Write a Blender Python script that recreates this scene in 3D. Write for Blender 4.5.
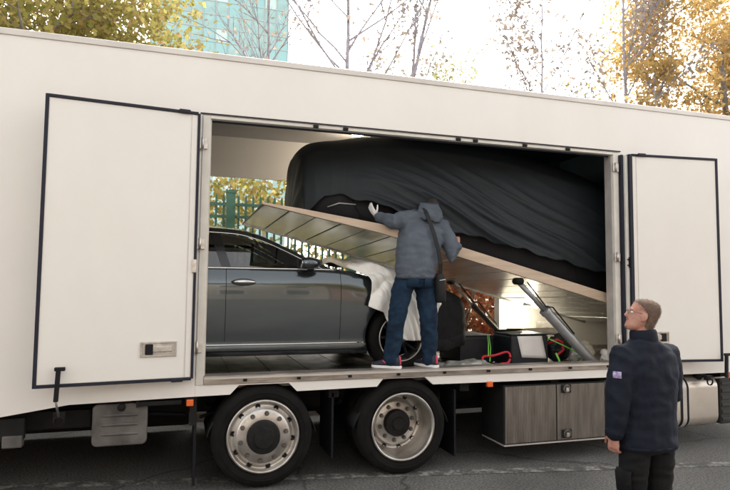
import bpy, bmesh, math, random
import numpy as np
from mathutils import Vector, Matrix, noise
R = math.radians
rng = random.Random(7)
scene = bpy.context.scene
col = scene.collection
for o in list(bpy.data.objects): bpy.data.objects.remove(o)

# ------------------------------------------------------------------ camera
cam_d = bpy.data.cameras.new('camera'); cam = bpy.data.objects.new('camera', cam_d); col.objects.link(cam)
cam_d.sensor_width = 36; cam_d.lens = 590.75 * 36 / 730; cam_d.clip_start = 0.05; cam_d.clip_end = 2000
yaw, pitch, roll = 0.301308, 0.0673442, 0.0098841
fw = Vector((math.sin(yaw) * math.cos(pitch), math.cos(yaw) * math.cos(pitch), math.sin(pitch)))
rt = Vector((math.cos(yaw), -math.sin(yaw), 0)); up = rt.cross(fw)
r2 = math.cos(roll) * rt + math.sin(roll) * up; u2 = -math.sin(roll) * rt + math.cos(roll) * up
cam.matrix_world = Matrix(((r2.x, u2.x, -fw.x, -0.7706), (r2.y, u2.y, -fw.y, -5.5771), (r2.z, u2.z, -fw.z, 1.8773), (0, 0, 0, 1)))
scene.camera = cam
# ------------------------------------------------------------------ light
SUN_EL, SUN_AZ = 40, 28           # compass: 0 = +Y, clockwise; the veiled sun stands behind the truck
world = bpy.data.worlds.new('World'); scene.world = world; world.use_nodes = True
wn = world.node_tree; wn.nodes.clear()
sky = wn.nodes.new('ShaderNodeTexSky'); sky.sky_type = 'NISHITA'; sky.sun_disc = False
sky.sun_elevation = R(SUN_EL); sky.sun_rotation = R(SUN_AZ); sky.dust_density = 4.0; sky.air_density = 1.0; sky.altitude = 0
bw = wn.nodes.new('ShaderNodeRGBToBW'); mx = wn.nodes.new('ShaderNodeMix'); mx.data_type = 'RGBA'; mx.inputs[0].default_value = 0.9
bg = wn.nodes.new('ShaderNodeBackground'); bg.inputs[1].default_value = 0.15
wo = wn.nodes.new('ShaderNodeOutputWorld')
wn.links.new(sky.outputs[0], bw.inputs[0]); wn.links.new(sky.outputs[0], mx.inputs[6]); wn.links.new(bw.outputs[0], mx.inputs[7])
tint = wn.nodes.new('ShaderNodeMix'); tint.data_type = 'RGBA'; tint.blend_type = 'MULTIPLY'; tint.inputs[0].default_value = 1; tint.inputs[7].default_value = (1, 0.978, 0.938, 1)
wn.links.new(mx.outputs[2], tint.inputs[6]); wn.links.new(tint.outputs[2], bg.inputs[0]); wn.links.new(bg.outputs[0], wo.inputs[0])
sun_d = bpy.data.lights.new('sun', 'SUN'); sun_d.energy = 0.8; sun_d.angle = R(20); sun_d.color = (1, 0.94, 0.86)
sun = bpy.data.objects.new('sun', sun_d); col.objects.link(sun)
sd = Vector((math.sin(R(SUN_AZ)) * math.cos(R(SUN_EL)), math.cos(R(SUN_AZ)) * math.cos(R(SUN_EL)), math.sin(R(SUN_EL))))
sun.rotation_euler = sd.to_track_quat('Z', 'Y').to_euler(); sun.location = (0, 0, 30)
vs = scene.view_settings; vs.view_transform = 'Standard'; vs.look = 'None'; vs.gamma = 1; vs.use_curve_mapping = False
vs.exposure = 2.68

# ------------------------------------------------------------------ materials
def mat(name, c, rough=0.5, metal=0.0, var=0.0, vscale=4.0, bump=0.0, bscale=40.0, coat=0.0, c2=None, spec=None, stretch=None, detail=5.0, rvar=0.0):
    m = bpy.data.materials.new(name); m.use_nodes = True
    nt = m.node_tree; b = nt.nodes['Principled BSDF']; L = nt.links
    b.inputs['Base Color'].default_value = (*c, 1); b.inputs['Roughness'].default_value = rough; b.inputs['Metallic'].default_value = metal
    if coat: b.inputs['Coat Weight'].default_value = coat; b.inputs['Coat Roughness'].default_value = 0.04
    if spec is not None: b.inputs['Specular IOR Level'].default_value = spec
    tc = nt.nodes.new('ShaderNodeTexCoord'); src = tc.outputs['Object']
    if stretch:
        mp = nt.nodes.new('ShaderNodeMapping'); mp.inputs['Scale'].default_value = stretch; L.new(src, mp.inputs[0]); src = mp.outputs[0]
    if var or c2:
        n = nt.nodes.new('ShaderNodeTexNoise'); n.inputs['Scale'].default_value = vscale; n.inputs['Detail'].default_value = detail
        L.new(src, n.inputs['Vector'])
        r = nt.nodes.new('ShaderNodeValToRGB')
        d = c2 if c2 else tuple(x * (1 - var) for x in c)
        r.color_ramp.elements[0].position = 0.35; r.color_ramp.elements[0].color = (*d, 1)
        r.color_ramp.elements[1].position = 0.65; r.color_ramp.elements[1].color = (*c, 1)
        L.new(n.outputs[0], r.inputs[0]); L.new(r.outputs[0], b.inputs['Base Color'])
        if rvar:
            mr = nt.nodes.new('ShaderNodeMapRange'); mr.inputs[3].default_value = rough - rvar; mr.inputs[4].default_value = rough + rvar
            L.new(n.outputs[0], mr.inputs[0]); L.new(mr.outputs[0], b.inputs['Roughness'])
    if bump:
        n2 = nt.nodes.new('ShaderNodeTexNoise'); n2.inputs['Scale'].default_value = bscale; n2.inputs['Detail'].default_value = 4
        L.new(src, n2.inputs['Vector'])
        bp = nt.nodes.new('ShaderNodeBump'); bp.inputs['Strength'].default_value = bump; bp.inputs['Distance'].default_value = 0.01
        L.new(n2.outputs[0], bp.inputs['Height']); L.new(bp.outputs[0], b.inputs['Normal'])
    return m
def leafmat(name, cols, trans=0.45):
    m = bpy.data.materials.new(name); m.use_nodes = True; nt = m.node_tree; nt.nodes.clear(); L = nt.links
    g = nt.nodes.new('ShaderNodeNewGeometry'); r = nt.nodes.new('ShaderNodeValToRGB')
    e = r.color_ramp.elements
    while len(e) < len(cols): e.new(0.5)
    for i, c in enumerate(cols): e[i].position = i / (len(cols) - 1); e[i].color = (*c, 1)
    d = nt.nodes.new('ShaderNodeBsdfDiffuse'); t = nt.nodes.new('ShaderNodeBsdfTranslucent'); mxx = nt.nodes.new('ShaderNodeMixShader'); mxx.inputs[0].default_value = trans
    o = nt.nodes.new('ShaderNodeOutputMaterial')
    L.new(g.outputs['Random Per Island'], r.inputs[0]); L.new(r.outputs[0], d.inputs[0]); L.new(r.outputs[0], t.inputs[0])
    L.new(d.outputs[0], mxx.inputs[1]); L.new(t.outputs[0], mxx.inputs[2]); L.new(mxx.outputs[0], o.inputs[0])
    return m
def glassmat(name, tint, gloss_rough=0.02):
    m = bpy.data.materials.new(name); m.use_nodes = True; nt = m.node_tree; nt.nodes.clear(); L = nt.links
    t = nt.nodes.new('ShaderNodeBsdfTransparent'); t.inputs[0].default_value = (*tint, 1)
    g = nt.nodes.new('ShaderNodeBsdfGlossy'); g.inputs['Roughness'].default_value = gloss_rough
    f0 = nt.nodes.new('ShaderNodeFresnel'); f0.inputs[0].default_value = 1.55; f = nt.nodes.new('ShaderNodeMath'); f.operation = 'ADD'; f.inputs[1].default_value = 0.10; L.new(f0.outputs[0], f.inputs[0])
    s = nt.nodes.new('ShaderNodeMixShader'); o = nt.nodes.new('ShaderNodeOutputMaterial')
    L.new(f.outputs[0], s.inputs[0]); L.new(t.outputs[0], s.inputs[1]); L.new(g.outputs[0], s.inputs[2]); L.new(s.outputs[0], o.inputs[0])
    return m
M = {}
def truckpaint():
    m = bpy.data.materials.new('truck_paint'); m.use_nodes = True; nt = m.node_tree; L = nt.links; b = nt.nodes['Principled BSDF']
    tc = nt.nodes.new('ShaderNodeTexCoord')
    def nz(scale, st, det, lo, hi):
        mp = nt.nodes.new('ShaderNodeMapping'); mp.inputs['Scale'].default_value = st; L.new(tc.outputs['Object'], mp.inputs[0])
        n = nt.nodes.new('ShaderNodeTexNoise'); n.inputs['Scale'].default_value = scale; n.inputs['Detail'].default_value = det; n.inputs['Roughness'].default_value = .65; L.new(mp.outputs[0], n.inputs['Vector'])
        r = nt.nodes.new('ShaderNodeMapRange'); r.inputs[1].default_value = lo; r.inputs[2].default_value = hi; L.new(n.outputs[0], r.inputs[0]); return r.outputs[0]
    big = nz(.9, (1,1,.6), 4, .35, .7); streak = nz(2.2, (1.6,1.6,.22), 7, .48, .85); spot = nz(26, (1,1,1), 3, .71, .78)
    def mixc(fac, a, c):
        x = nt.nodes.new('ShaderNodeMix'); x.data_type = 'RGBA'
        if isinstance(fac, float): x.inputs[0].default_value = fac
        else: L.new(fac, x.inputs[0])
        for i, v in ((6,a),(7,c)):
            if isinstance(v, tuple): x.inputs[i].default_value = (*v,1)
            else: L.new(v, x.inputs[i])
        return x.outputs[2]
    def sc(v, k):
        q = nt.nodes.new('ShaderNodeMath'); q.operation = 'MULTIPLY'; q.inputs[1].default_value = k; L.new(v, q.inputs[0]); return q.outputs[0]
    c = mixc(big, (.775,.745,.70), (.815,.79,.75)); c = mixc(sc(streak,.035), c, (.62,.575,.51)); c = mixc(sc(spot,.5), c, (.45,.36,.28))
    L.new(c, b.inputs['Base Color'])
    rr = nt.nodes.new('ShaderNodeMapRange'); rr.inputs[3].default_value = .35; rr.inputs[4].default_value = .41; L.new(streak, rr.inputs[0]); L.new(rr.outputs[0], b.inputs['Roughness'])
    n2 = nt.nodes.new('ShaderNodeTexNoise'); n2.inputs['Scale'].default_value = 1.6; L.new(tc.outputs['Object'], n2.inputs['Vector'])
    bp = nt.nodes.new('ShaderNodeBump'); bp.inputs['Strength'].default_value = .08; bp.inputs['Distance'].default_value = .02; L.new(n2.outputs[0], bp.inputs['Height']); L.new(bp.outputs[0], b.inputs['Normal'])
    return m
M['paint'] = truckpaint()
M['trim'] = mat('aluminium_trim', (0.62, 0.58, 0.54), 0.4, metal=0.35, var=0.15, vscale=8, stretch=(0.3, 1, 1))
M['jamb'] = mat('jamb_paint', (0.70, 0.67, 0.61), 0.45, var=0.12, vscale=6)
M['sill'] = mat('sill_aluminium', (0.46, 0.41, 0.36), 0.42, metal=0.7, var=0.45, vscale=9, stretch=(0.4, 1, 2), bump=0.15, bscale=60)
M['rubber'] = mat('black_rubber', (0.010, 0.010, 0.012), 0.6, var=0.25, vscale=12, spec=.25)
M['seal'] = mat('door_seal_rubber', (0.016, 0.018, 0.032), 0.55, spec=.3, var=0.2, vscale=10)
M['tyre'] = mat('tyre_rubber', (0.011, 0.0105, 0.010), 0.9, var=0.4, vscale=7, bump=0.2, bscale=70, spec=.2)
M['rim'] = mat('wheel_aluminium', (0.62, 0.60, 0.57), 0.34, metal=0.85, c2=(0.44, 0.41, 0.375), vscale=7, rvar=0.12, bump=0.05, bscale=90)
M['hub'] = mat('dirty_hub', (0.012, 0.011, 0.011), 0.65, var=0.4, vscale=14, bump=0.2, spec=.3)
M['nut'] = mat('lug_steel', (0.22, 0.20, 0.18), 0.45, metal=0.8, var=0.4, vscale=30)
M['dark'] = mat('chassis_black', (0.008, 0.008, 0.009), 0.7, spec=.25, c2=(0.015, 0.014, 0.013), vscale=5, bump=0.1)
M['greymetal'] = mat('dirty_grey_plate', (0.15, 0.14, 0.13), 0.65, metal=0.1, c2=(0.07, 0.065, 0.06), vscale=6, bump=0.3, bscale=25)
M['floor'] = mat('deck_plate', (0.30, 0.27, 0.24), 0.45, metal=0.5, c2=(0.12, 0.10, 0.09), vscale=5, bump=0.3, bscale=50)
M['innerwall'] = mat('inner_wall', (0.72, 0.66, 0.58), 0.5, var=0.12, vscale=2)
M['ceil'] = mat('inner_ceiling', (0.50, 0.48, 0.46), 0.55, var=0.1, vscale=2)
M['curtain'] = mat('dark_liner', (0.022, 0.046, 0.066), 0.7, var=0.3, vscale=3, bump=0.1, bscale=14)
M['orange'] = mat('marker_orange', (0.75, 0.13, 0.02), 0.25)
M['wood'] = mat('platform_edge_board', (0.56, 0.44, 0.33), 0.6, c2=(0.48, 0.365, 0.27), vscale=5, stretch=(0.5, 3, 5), bump=0.15, bscale=30)
M['board'] = mat('platform_board', (0.78, 0.78, 0.77), 0.26, metal=0.75, c2=(0.62, 0.62, 0.61), vscale=5, stretch=(3, 0.5, 3), bump=0.12, bscale=20)
M['steel'] = mat('cylinder_paint', (0.36, 0.37, 0.38), 0.35, metal=0.5, var=0.2, vscale=10)
M['chrome'] = mat('chrome', (0.75, 0.75, 0.74), 0.12, metal=1.0)
M['boxalu'] = mat('toolbox_aluminium', (0.29, 0.268, 0.238), 0.42, metal=0.65, c2=(0.20, 0.18, 0.157), vscale=4, stretch=(4, 1, 0.6))
M['tank'] = mat('tank_aluminium', (0.66, 0.60, 0.53), 0.32, metal=0.6, c2=(0.55, 0.49, 0.43), vscale=3, bump=0.03, bscale=30)
M['stepgrey'] = mat('step_plastic', (0.04, 0.04, 0.038), 0.65, var=0.3, vscale=9)
M['latch'] = mat('latch_steel', (0.66, 0.63, 0.59), 0.35, metal=0.85, var=0.3, vscale=20)
M['carpaint'] = mat('car_paint', (0.085, 0.100, 0.108), 0.17, metal=0.85, coat=1.0, var=0.03, vscale=3)
M['carglass'] = glassmat('car_glass', (0.20, 0.21, 0.20))
M['blackgloss'] = mat('black_gloss', (0.012, 0.012, 0.014), 0.15, coat=0.5)
M['seatfab'] = mat('car_seat', (0.06, 0.045, 0.035), 0.6, var=0.2)
M['sheet'] = mat('white_sheet', (0.90, 0.88, 0.83), 0.6, var=0.03, vscale=5, bump=0.1, bscale=30)
M['cover'] = mat('dark_car_cover', (0.0145, 0.0195, 0.0245), 0.6, spec=.35, c2=(0.012, 0.0165, 0.021), vscale=3, bump=0.12, bscale=6)
M['skin'] = mat('skin', (0.46, 0.26, 0.195), 0.55, c2=(0.40, 0.165, 0.12), vscale=22, bump=0.25, bscale=140)
M['skin'].node_tree.nodes['Principled BSDF'].inputs['Subsurface Weight'].default_value = .12
M['skin'].node_tree.nodes['Principled BSDF'].inputs['Subsurface Scale'].default_value = .01
M['hair1'] = mat('dark_hair', (0.02, 0.016, 0.014), 0.6, bump=0.5, bscale=120)
M['hair2'] = mat('grey_brown_hair', (0.15, 0.105, 0.082), 0.85, c2=(0.24, 0.15, 0.115), vscale=26, bump=0.5, bscale=160)
M['greyjacket'] = mat('slate_jacket', (0.105, 0.122, 0.148), 0.85, spec=.2, c2=(0.080, 0.095, 0.118), vscale=9, bump=0.25, bscale=26)
M['jeans'] = mat('blue_jeans', (0.014, 0.034, 0.066), 0.9, spec=.2, c2=(0.008, 0.018, 0.036), vscale=11, bump=0.25, bscale=40)
M['navy'] = mat('navy_jacket', (0.0075, 0.0105, 0.021), 0.8, spec=.25, c2=(0.0066, 0.0092, 0.0185), vscale=9, bump=0.25, bscale=30)
M['trousers'] = mat('black_trousers', (0.0055, 0.0055, 0.0065), 0.8, spec=.25, c2=(0.010, 0.0095, 0.010), vscale=9, bump=0.3, bscale=30)
M['white'] = mat('white_plain', (0.8, 0.8, 0.78), 0.6)
M['paper'] = mat('paper', (0.78, 0.76, 0.74), 0.8, var=0.05, vscale=8)
M['red'] = mat('red_hose', (0.55, 0.02, 0.035), 0.5)
M['pink'] = mat('pink_fabric', (0.62, 0.06, 0.12), 0.6)
M['lime'] = mat('lime_strap', (0.22, 0.62, 0.10), 0.6)
M['shoe'] = mat('shoe_navy', (0.02, 0.022, 0.04), 0.7)
M['blackbag'] = mat('black_fabric', (0.006, 0.006, 0.007), 0.75, bump=0.3, bscale=60)
M['boxblack'] = mat('black_case', (0.007, 0.010, 0.016), 0.5, var=0.3, vscale=8, bump=0.2)
M['foil'] = mat('grey_plastic_wrap', (0.45, 0.44, 0.40), 0.3, metal=0.3, var=0.4, vscale=14, bump=0.5, bscale=30)
M['cream'] = mat('cream_cloth', (0.62, 0.57, 0.45), 0.7, var=0.3, vscale=12, bump=0.4, bscale=25)
M['fence'] = mat('fence_green', (0.03, 0.11, 0.075), 0.5, var=0.3, vscale=7)
M['bark'] = mat('plane_bark', (0.12, 0.10, 0.09), 0.9, c2=(0.22, 0.20, 0.17), vscale=6, bump=0.4, bscale=12)
M['barkg'] = mat('grey_bark', (0.38, 0.36, 0.40), 0.9, c2=(0.28, 0.26, 0.30), vscale=8, bump=0.4, bscale=14)
M['concrete'] = mat('wall_concrete', (0.30, 0.28, 0.25), 0.85, var=0.35, vscale=2.5, bump=0.4, bscale=20)
M['brick'] = mat('brick', (0.30, 0.15, 0.10), 0.85, var=0.4, vscale=3, bump=0.4, bscale=25)
M['mull'] = mat('mullion', (0.55, 0.62, 0.62), 0.5)
M['patch'] = mat('sleeve_patch', (0.62, 0.52, 0.66), 0.7, c2=(0.18, 0.14, 0.38), vscale=60)
M['amberdot'] = M['orange']

def asphalt():
    m = bpy.data.materials.new('asphalt'); m.use_nodes = True; nt = m.node_tree; L = nt.links; b = nt.nodes['Principled BSDF']
    tc = nt.nodes.new('ShaderNodeTexCoord')
    def nz(s, d=6):
        n = nt.nodes.new('ShaderNodeTexNoise'); n.inputs['Scale'].default_value = s; n.inputs['Detail'].default_value = d; L.new(tc.outputs['Object'], n.inputs['Vector']); return n
    a = nz(0.8); f = nz(48, 6); v = nt.nodes.new('ShaderNodeTexVoronoi'); v.inputs['Scale'].default_value = 80; L.new(tc.outputs['Object'], v.inputs['Vector'])
    r = nt.nodes.new('ShaderNodeValToRGB'); r.color_ramp.elements[0].color = (0.075, 0.073, 0.070, 1); r.color_ramp.elements[1].color = (0.145, 0.142, 0.135, 1)
    r.color_ramp.elements[0].position = .3; r.color_ramp.elements[1].position = .7
    L.new(a.outputs[0], r.inputs[0])
    r2_ = nt.nodes.new('ShaderNodeValToRGB'); r2_.color_ramp.elements[0].color = (0.35, 0.35, 0.35, 1); r2_.color_ramp.elements[1].color = (1.8, 1.78, 1.72, 1)
    r2_.color_ramp.elements[0].position = .3; r2_.color_ramp.elements[1].position = .75
    L.new(f.outputs[0], r2_.inputs[0])
    mm = nt.nodes.new('ShaderNodeMix'); mm.data_type = 'RGBA'; mm.blend_type = 'MULTIPLY'; mm.inputs[0].default_value = 1
    L.new(r.outputs[0], mm.inputs[6]); L.new(r2_.outputs[0], mm.inputs[7]); L.new(mm.outputs[2], b.inputs['Base Color'])
    vc = nt.nodes.new('ShaderNodeTexVoronoi'); vc.feature = 'DISTANCE_TO_EDGE'; vc.inputs['Scale'].default_value = .55
    wv = nz(2.5, 5); wm = nt.nodes.new('ShaderNodeMix'); wm.data_type = 'VECTOR'; wm.inputs[0].default_value = .22; L.new(tc.outputs['Object'], wm.inputs[4]); L.new(wv.outputs[1], wm.inputs[5]); L.new(wm.outputs[1], vc.inputs['Vector'])
    cm = nt.nodes.new('ShaderNodeMapRange'); cm.inputs[1].default_value = .0; cm.inputs[2].default_value = .010; cm.inputs[3].default_value = .4; cm.inputs[4].default_value = 1; L.new(vc.outputs[0], cm.inputs[0])
    m3 = nt.nodes.new('ShaderNodeMix'); m3.data_type = 'RGBA'; m3.blend_type = 'MULTIPLY'; m3.inputs[0].default_value = 1; L.new(mm.outputs[2], m3.inputs[6]); L.new(cm.outputs[0], m3.inputs[7]); L.new(m3.outputs[2], b.inputs['Base Color'])
    b.inputs['Roughness'].default_value = 0.85
    bp = nt.nodes.new('ShaderNodeBump'); bp.inputs['Strength'].default_value = 0.6; bp.inputs['Distance'].default_value = 0.008
    L.new(v.outputs[0], bp.inputs['Height']); L.new(bp.outputs[0], b.inputs['Normal'])
    return m
M['asphalt'] = asphalt()
def wornpaint():
    m = bpy.data.materials.new('worn_road_paint'); m.use_nodes = True; nt = m.node_tree; L = nt.links; b = nt.nodes['Principled BSDF']
    tc = nt.nodes.new('ShaderNodeTexCoord'); n = nt.nodes.new('ShaderNodeTexNoise'); n.inputs['Scale'].default_value = 7; n.inputs['Detail'].default_value = 12; n.inputs['Roughness'].default_value = .75
    L.new(tc.outputs['Object'], n.inputs['Vector'])
    r = nt.nodes.new('ShaderNodeValToRGB'); r.color_ramp.elements[0].position = .47; r.color_ramp.elements[1].position = .60
    r.color_ramp.elements[0].color = (0.085, 0.083, 0.078, 1); r.color_ramp.elements[1].color = (0.34, 0.33, 0.30, 1)
    L.new(n.outputs[0], r.inputs[0]); L.new(r.outputs[0], b.inputs['Base Color']); b.inputs['Roughness'].default_value = .85
    return m
M['line'] = wornpaint()
M['tower'] = mat('tower_glass', (0.42, 0.66, 0.66), 0.25, metal=0.0, coat=0.4, var=0.25, vscale=0.4)
M['towerw'] = mat('tower_glass_pale', (0.62, 0.80, 0.79), 0.25, coat=0.4)
M['towerd'] = mat('tower_glass_deep', (0.34, 0.60, 0.62), 0.2, coat=0.4)

# ------------------------------------------------------------------ mesh helpers
def world_loc(o):
    v = Vector((0, 0, 0))
    while o is not None: v += Vector(o.location); o = o.parent
    return v
class MB:
    def __init__(s): s.v = []; s.f = []
    def add(s, vs_, fs):
        n = len(s.v); s.v += [tuple(p) for p in vs_]; s.f += [tuple(i + n for i in f) for f in fs]; return s
    def box(s, a, b):
        x0, y0, z0 = a; x1, y1, z1 = b
        return s.add([(x0,y0,z0),(x1,y0,z0),(x1,y1,z0),(x0,y1,z0),(x0,y0,z1),(x1,y0,z1),(x1,y1,z1),(x0,y1,z1)],
                     [(0,3,2,1),(4,5,6,7),(0,1,5,4),(1,2,6,5),(2,3,7,6),(3,0,4,7)])
    def prism(s, pts, d):           # pts: 3-D polygon, d: extrusion vector
        n = len(pts); P = [Vector(p) for p in pts]; d = Vector(d)
        nrm = Vector((0, 0, 0))
        for i in range(n): nrm += P[i].cross(P[(i + 1) % n])
        if nrm.dot(d) > 0: P.reverse()
        vs_ = P + [p + d for p in P]
        return s.add(vs_, [tuple(range(n)), tuple(range(2 * n - 1, n - 1, -1))] + [(i, n + i, n + (i + 1) % n, (i + 1) % n) for i in range(n)])
    def bar(s, a, b, w, h, upv=(0, 0, 1)):
        a = Vector(a); b = Vector(b); d = (b - a).normalized(); u = Vector(upv)
        if abs(d.dot(u)) > .98: u = Vector((0, 1, 0))
        x = d.cross(u).normalized() * w / 2; y = x.cross(d).normalized() * h / 2
        return s.prism([a - x - y, a + x - y, a + x + y, a - x + y], b - a)
    def rings(s, rl, cap=True):
        n = len(rl[0]); base = len(s.v); vs_ = [p for r in rl for p in r]; fs = []
        for k in range(len(rl) - 1):
            for i in range(n):
                j = (i + 1) % n; fs.append((k*n+i, k*n+j, (k+1)*n+j, (k+1)*n+i))
        if cap: fs.append(tuple(range(n - 1, -1, -1))); fs.append(tuple((len(rl)-1)*n + i for i in range(n)))
        return s.add(vs_, fs)
    def limb(s, pts, rad, seg=12, round_=True):
        P = [Vector(p) for p in pts]; rad = list(rad)
        rl = []; u = None
        def ring(c, d, r):
            nonlocal u
            if u is None:
                u = d.orthogonal().normalized()
            u = (u - d * u.dot(d)).normalized(); w = d.cross(u)
            return [c + (u * math.cos(2*math.pi*i/seg) + w * math.sin(2*math.pi*i/seg)) * r for i in range(seg)]
        n = len(P)
        for k in range(n):
            d = (P[min(k+1, n-1)] - P[max(k-1, 0)]).normalized()
            if k == 0 and round_:
                for a in (75, 45, 20): rl.append(ring(P[0] - d * rad[0] * math.sin(R(a)), d, rad[0] * math.cos(R(a))))
            rl.append(ring(P[k], d, rad[k]))
            if k == n - 1 and round_:
                for a in (20, 45, 75): rl.append(ring(P[k] + d * rad[k] * math.sin(R(a)), d, rad[k] * math.cos(R(a))))
        return s.rings(rl)
    def tube(s, pts, r, seg=8): return s.limb(pts, [r] * len(pts), seg, False)
    def cyl(s, a, b, r, r1=None, seg=20): return s.limb([a, b], [r, r if r1 is None else r1], seg, False)
    def lathe(s, prof, c, ax, seg=40, cap=True):   # prof: (radius, height along ax)
        c = Vector(c); ax = Vector(ax).normalized(); u = ax.orthogonal().normalized(); w = ax.cross(u)
        rl = [[c + ax * h + (u * math.cos(2*math.pi*i/seg) + w * math.sin(2*math.pi*i/seg)) * r for i in range(seg)] for r, h in prof]
        return s.rings(rl, cap)
    def ell(s, c, a, b, d, seg=16, nr=10):          # ellipsoid with axis vectors
        c = Vector(c); a = Vector(a); b = Vector(b); d = Vector(d); rl = []
        for k in range(nr + 1):
            t = -math.pi/2 + math.pi * (k + .001 if k == 0 else (k - .001 if k == nr else k)) / nr
            if k in (0, nr): t *= .97
            rl.append([c + d * math.sin(t) + (a * math.cos(2*math.pi*i/seg) + b * math.sin(2*math.pi*i/seg)) * math.cos(t) for i in range(seg)])
        return s.rings(rl)
    def loft(s, secs, seg=20, power=1.0):            # secs: (centre, half-width vector, half-depth vector)
        rl = []
        for c, a, b in secs:
            c = Vector(c); a = Vector(a); b = Vector(b); rr = []
            for i in range(seg):
                ct, st = math.cos(2*math.pi*i/seg), math.sin(2*math.pi*i/seg)
                ct = math.copysign(abs(ct) ** power, ct); st = math.copysign(abs(st) ** power, st)
                rr.append(c + a * ct + b * st)
            rl.append(rr)
        return s.rings(rl)
    def grid(s, f, us, vs_, close=False):
        nu, nv = len(us), len(vs_)
        P = [f(u, v) for u in us for v in vs_]
        return s.add(P, [(i*nv+j, (i+1)*nv+j, (i+1)*nv+j+1, i*nv+j+1) for i in range(nu-1) for j in range(nv-1)])
    def build(s, name, m, parent=None, smooth=False, bevel=0, solid=0, auto=None):
        off = world_loc(parent) if parent is not None else Vector((0, 0, 0))
        me = bpy.data.meshes.new(name)
        me.from_pydata([(p[0]-off.x, p[1]-off.y, p[2]-off.z) for p in s.v], [], s.f)
        bm_ = bmesh.new(); bm_.from_mesh(me); bmesh.ops.recalc_face_normals(bm_, faces=bm_.faces)
        bm_.to_mesh(me); bm_.free()
        me.materials.append(m if not isinstance(m, str) else M[m])
        o = bpy.data.objects.new(name, me); col.objects.link(o); o.parent = parent
        if smooth: me.shade_smooth()
        if auto: 
            me.shade_smooth()
            me.set_sharp_from_angle(angle=R(auto))
        if solid:
            md = o.modifiers.new('solid', 'SOLIDIFY'); md.thickness = solid; md.offset = 0
        if bevel:
            md = o.modifiers.new('bevel', 'BEVEL'); md.width = bevel; md.segments = 2; md.limit_method = 'ANGLE'; md.angle_limit = R(35)
        return o
    def remesh(s, name, m, parent, voxel=0.012, smooth_it=4, disp=None):
        off = world_loc(parent) if parent is not None else Vector((0, 0, 0))
        me = bpy.data.meshes.new('tmp'); me.from_pydata(s.v, [], s.f)
        b = bmesh.new(); b.from_mesh(me); bmesh.ops.recalc_face_normals(b, faces=b.faces); b.to_mesh(me); b.free()
        t = bpy.data.objects.new('tmp', me); col.objects.link(t)
        md = t.modifiers.new('r', 'REMESH'); md.mode = 'VOXEL'; md.voxel_size = voxel
        if smooth_it: sm = t.modifiers.new('s', 'SMOOTH'); sm.factor = 0.5; sm.iterations = smooth_it
        bpy.context.view_layer.update()
        dg = bpy.context.evaluated_depsgraph_get()
        out = bpy.data.meshes.new_from_object(t.evaluated_get(dg)); out.name = name
        bpy.data.objects.remove(t); bpy.data.meshes.remove(me)
        if disp:
            for v in out.vertices:
                v.co += v.normal * disp(v.co, v.normal)
        for v in out.vertices: v.co -= off
        out.materials.clear(); out.materials.append(M[m] if isinstance(m, str) else m)
        out.shade_smooth()
        o = bpy.data.objects.new(name, out); col.objects.link(o); o.parent = parent
        return o
def tag(o, label=None, cat=None, group=None, kind=None):
    if label: o['label'] = label
    if cat: o['category'] = cat
    if group: o['group'] = group
    if kind: o['kind'] = kind
    return o
def thing(name, loc, label, cat, group=None):
    o = bpy.data.objects.new(name, None); o.location = loc; o.empty_display_size = .1; col.objects.link(o)
    return tag(o, label, cat, group)
def interp(x, tab):
    return float(np.interp(x, [t[0] for t in tab], [t[1] for t in tab]))
def smoothtab(x, tab):
    # monotone-ish smooth interpolation through the table
    xs = [t[0] for t in tab]; ys = [t[1] for t in tab]
    if x <= xs[0]: return ys[0]
    if x >= xs[-1]: return ys[-1]
    i = max(k for k in range(len(xs)) if xs[k] <= x); i = min(i, len(xs) - 2)
    h = xs[i+1] - xs[i]; t = (x - xs[i]) / h
    def sl(k):
        if k == 0: return (ys[1]-ys[0])/(xs[1]-xs[0])
        if k == len(xs)-1: return (ys[-1]-ys[-2])/(xs[-1]-xs[-2])
        a = (ys[k]-ys[k-1])/(xs[k]-xs[k-1]); b = (ys[k+1]-ys[k])/(xs[k+1]-xs[k])
        return 0 if a*b <= 0 else 2*a*b/(a+b)
    m0, m1 = sl(i)*h, sl(i+1)*h
    return ys[i]*(2*t**3-3*t*t+1) + m0*(t**3-2*t*t+t) + ys[i+1]*(-2*t**3+3*t*t) + m1*(t**3-t*t)

# ================================================================== GROUND
MB().add([(-400,-400,0),(400,-400,0),(400,400,0),(-400,400,0)], [(0,1,2,3)]).build('road', 'asphalt')['kind'] = 'structure'
ln = MB()
A = Vector((-30, 5.55, .004)); B = Vector((30, -4.95, .004)); d = (B-A).normalized(); nn = Vector((-d.y, d.x, 0)) * .075
ln.add([A-nn, B-nn, B+nn, A+nn], [(0,1,2,3)])
ln.build('road_line', 'line')['kind'] = 'structure'
pv = MB().box((-120, 3.05, -.2), (160, 3.60, .13)); pv.build('pavement', 'concrete', bevel=.012)['kind'] = 'structure'
MB().box((-120, 2.88, -.2), (160, 3.047, .14)).build('kerb', 'concrete', bevel=.015)['kind'] = 'structure'
MB().add([(-300,3.7,.02),(300,3.7,.02),(300,300,.02),(-300,300,.02)], [(0,1,2,3)]).build('ground', mat('park_soil', (0.16,0.15,0.09), .95, c2=(0.10,0.075,0.045), vscale=1.5, bump=.5, bscale=6))['kind'] = 'structure'

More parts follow.
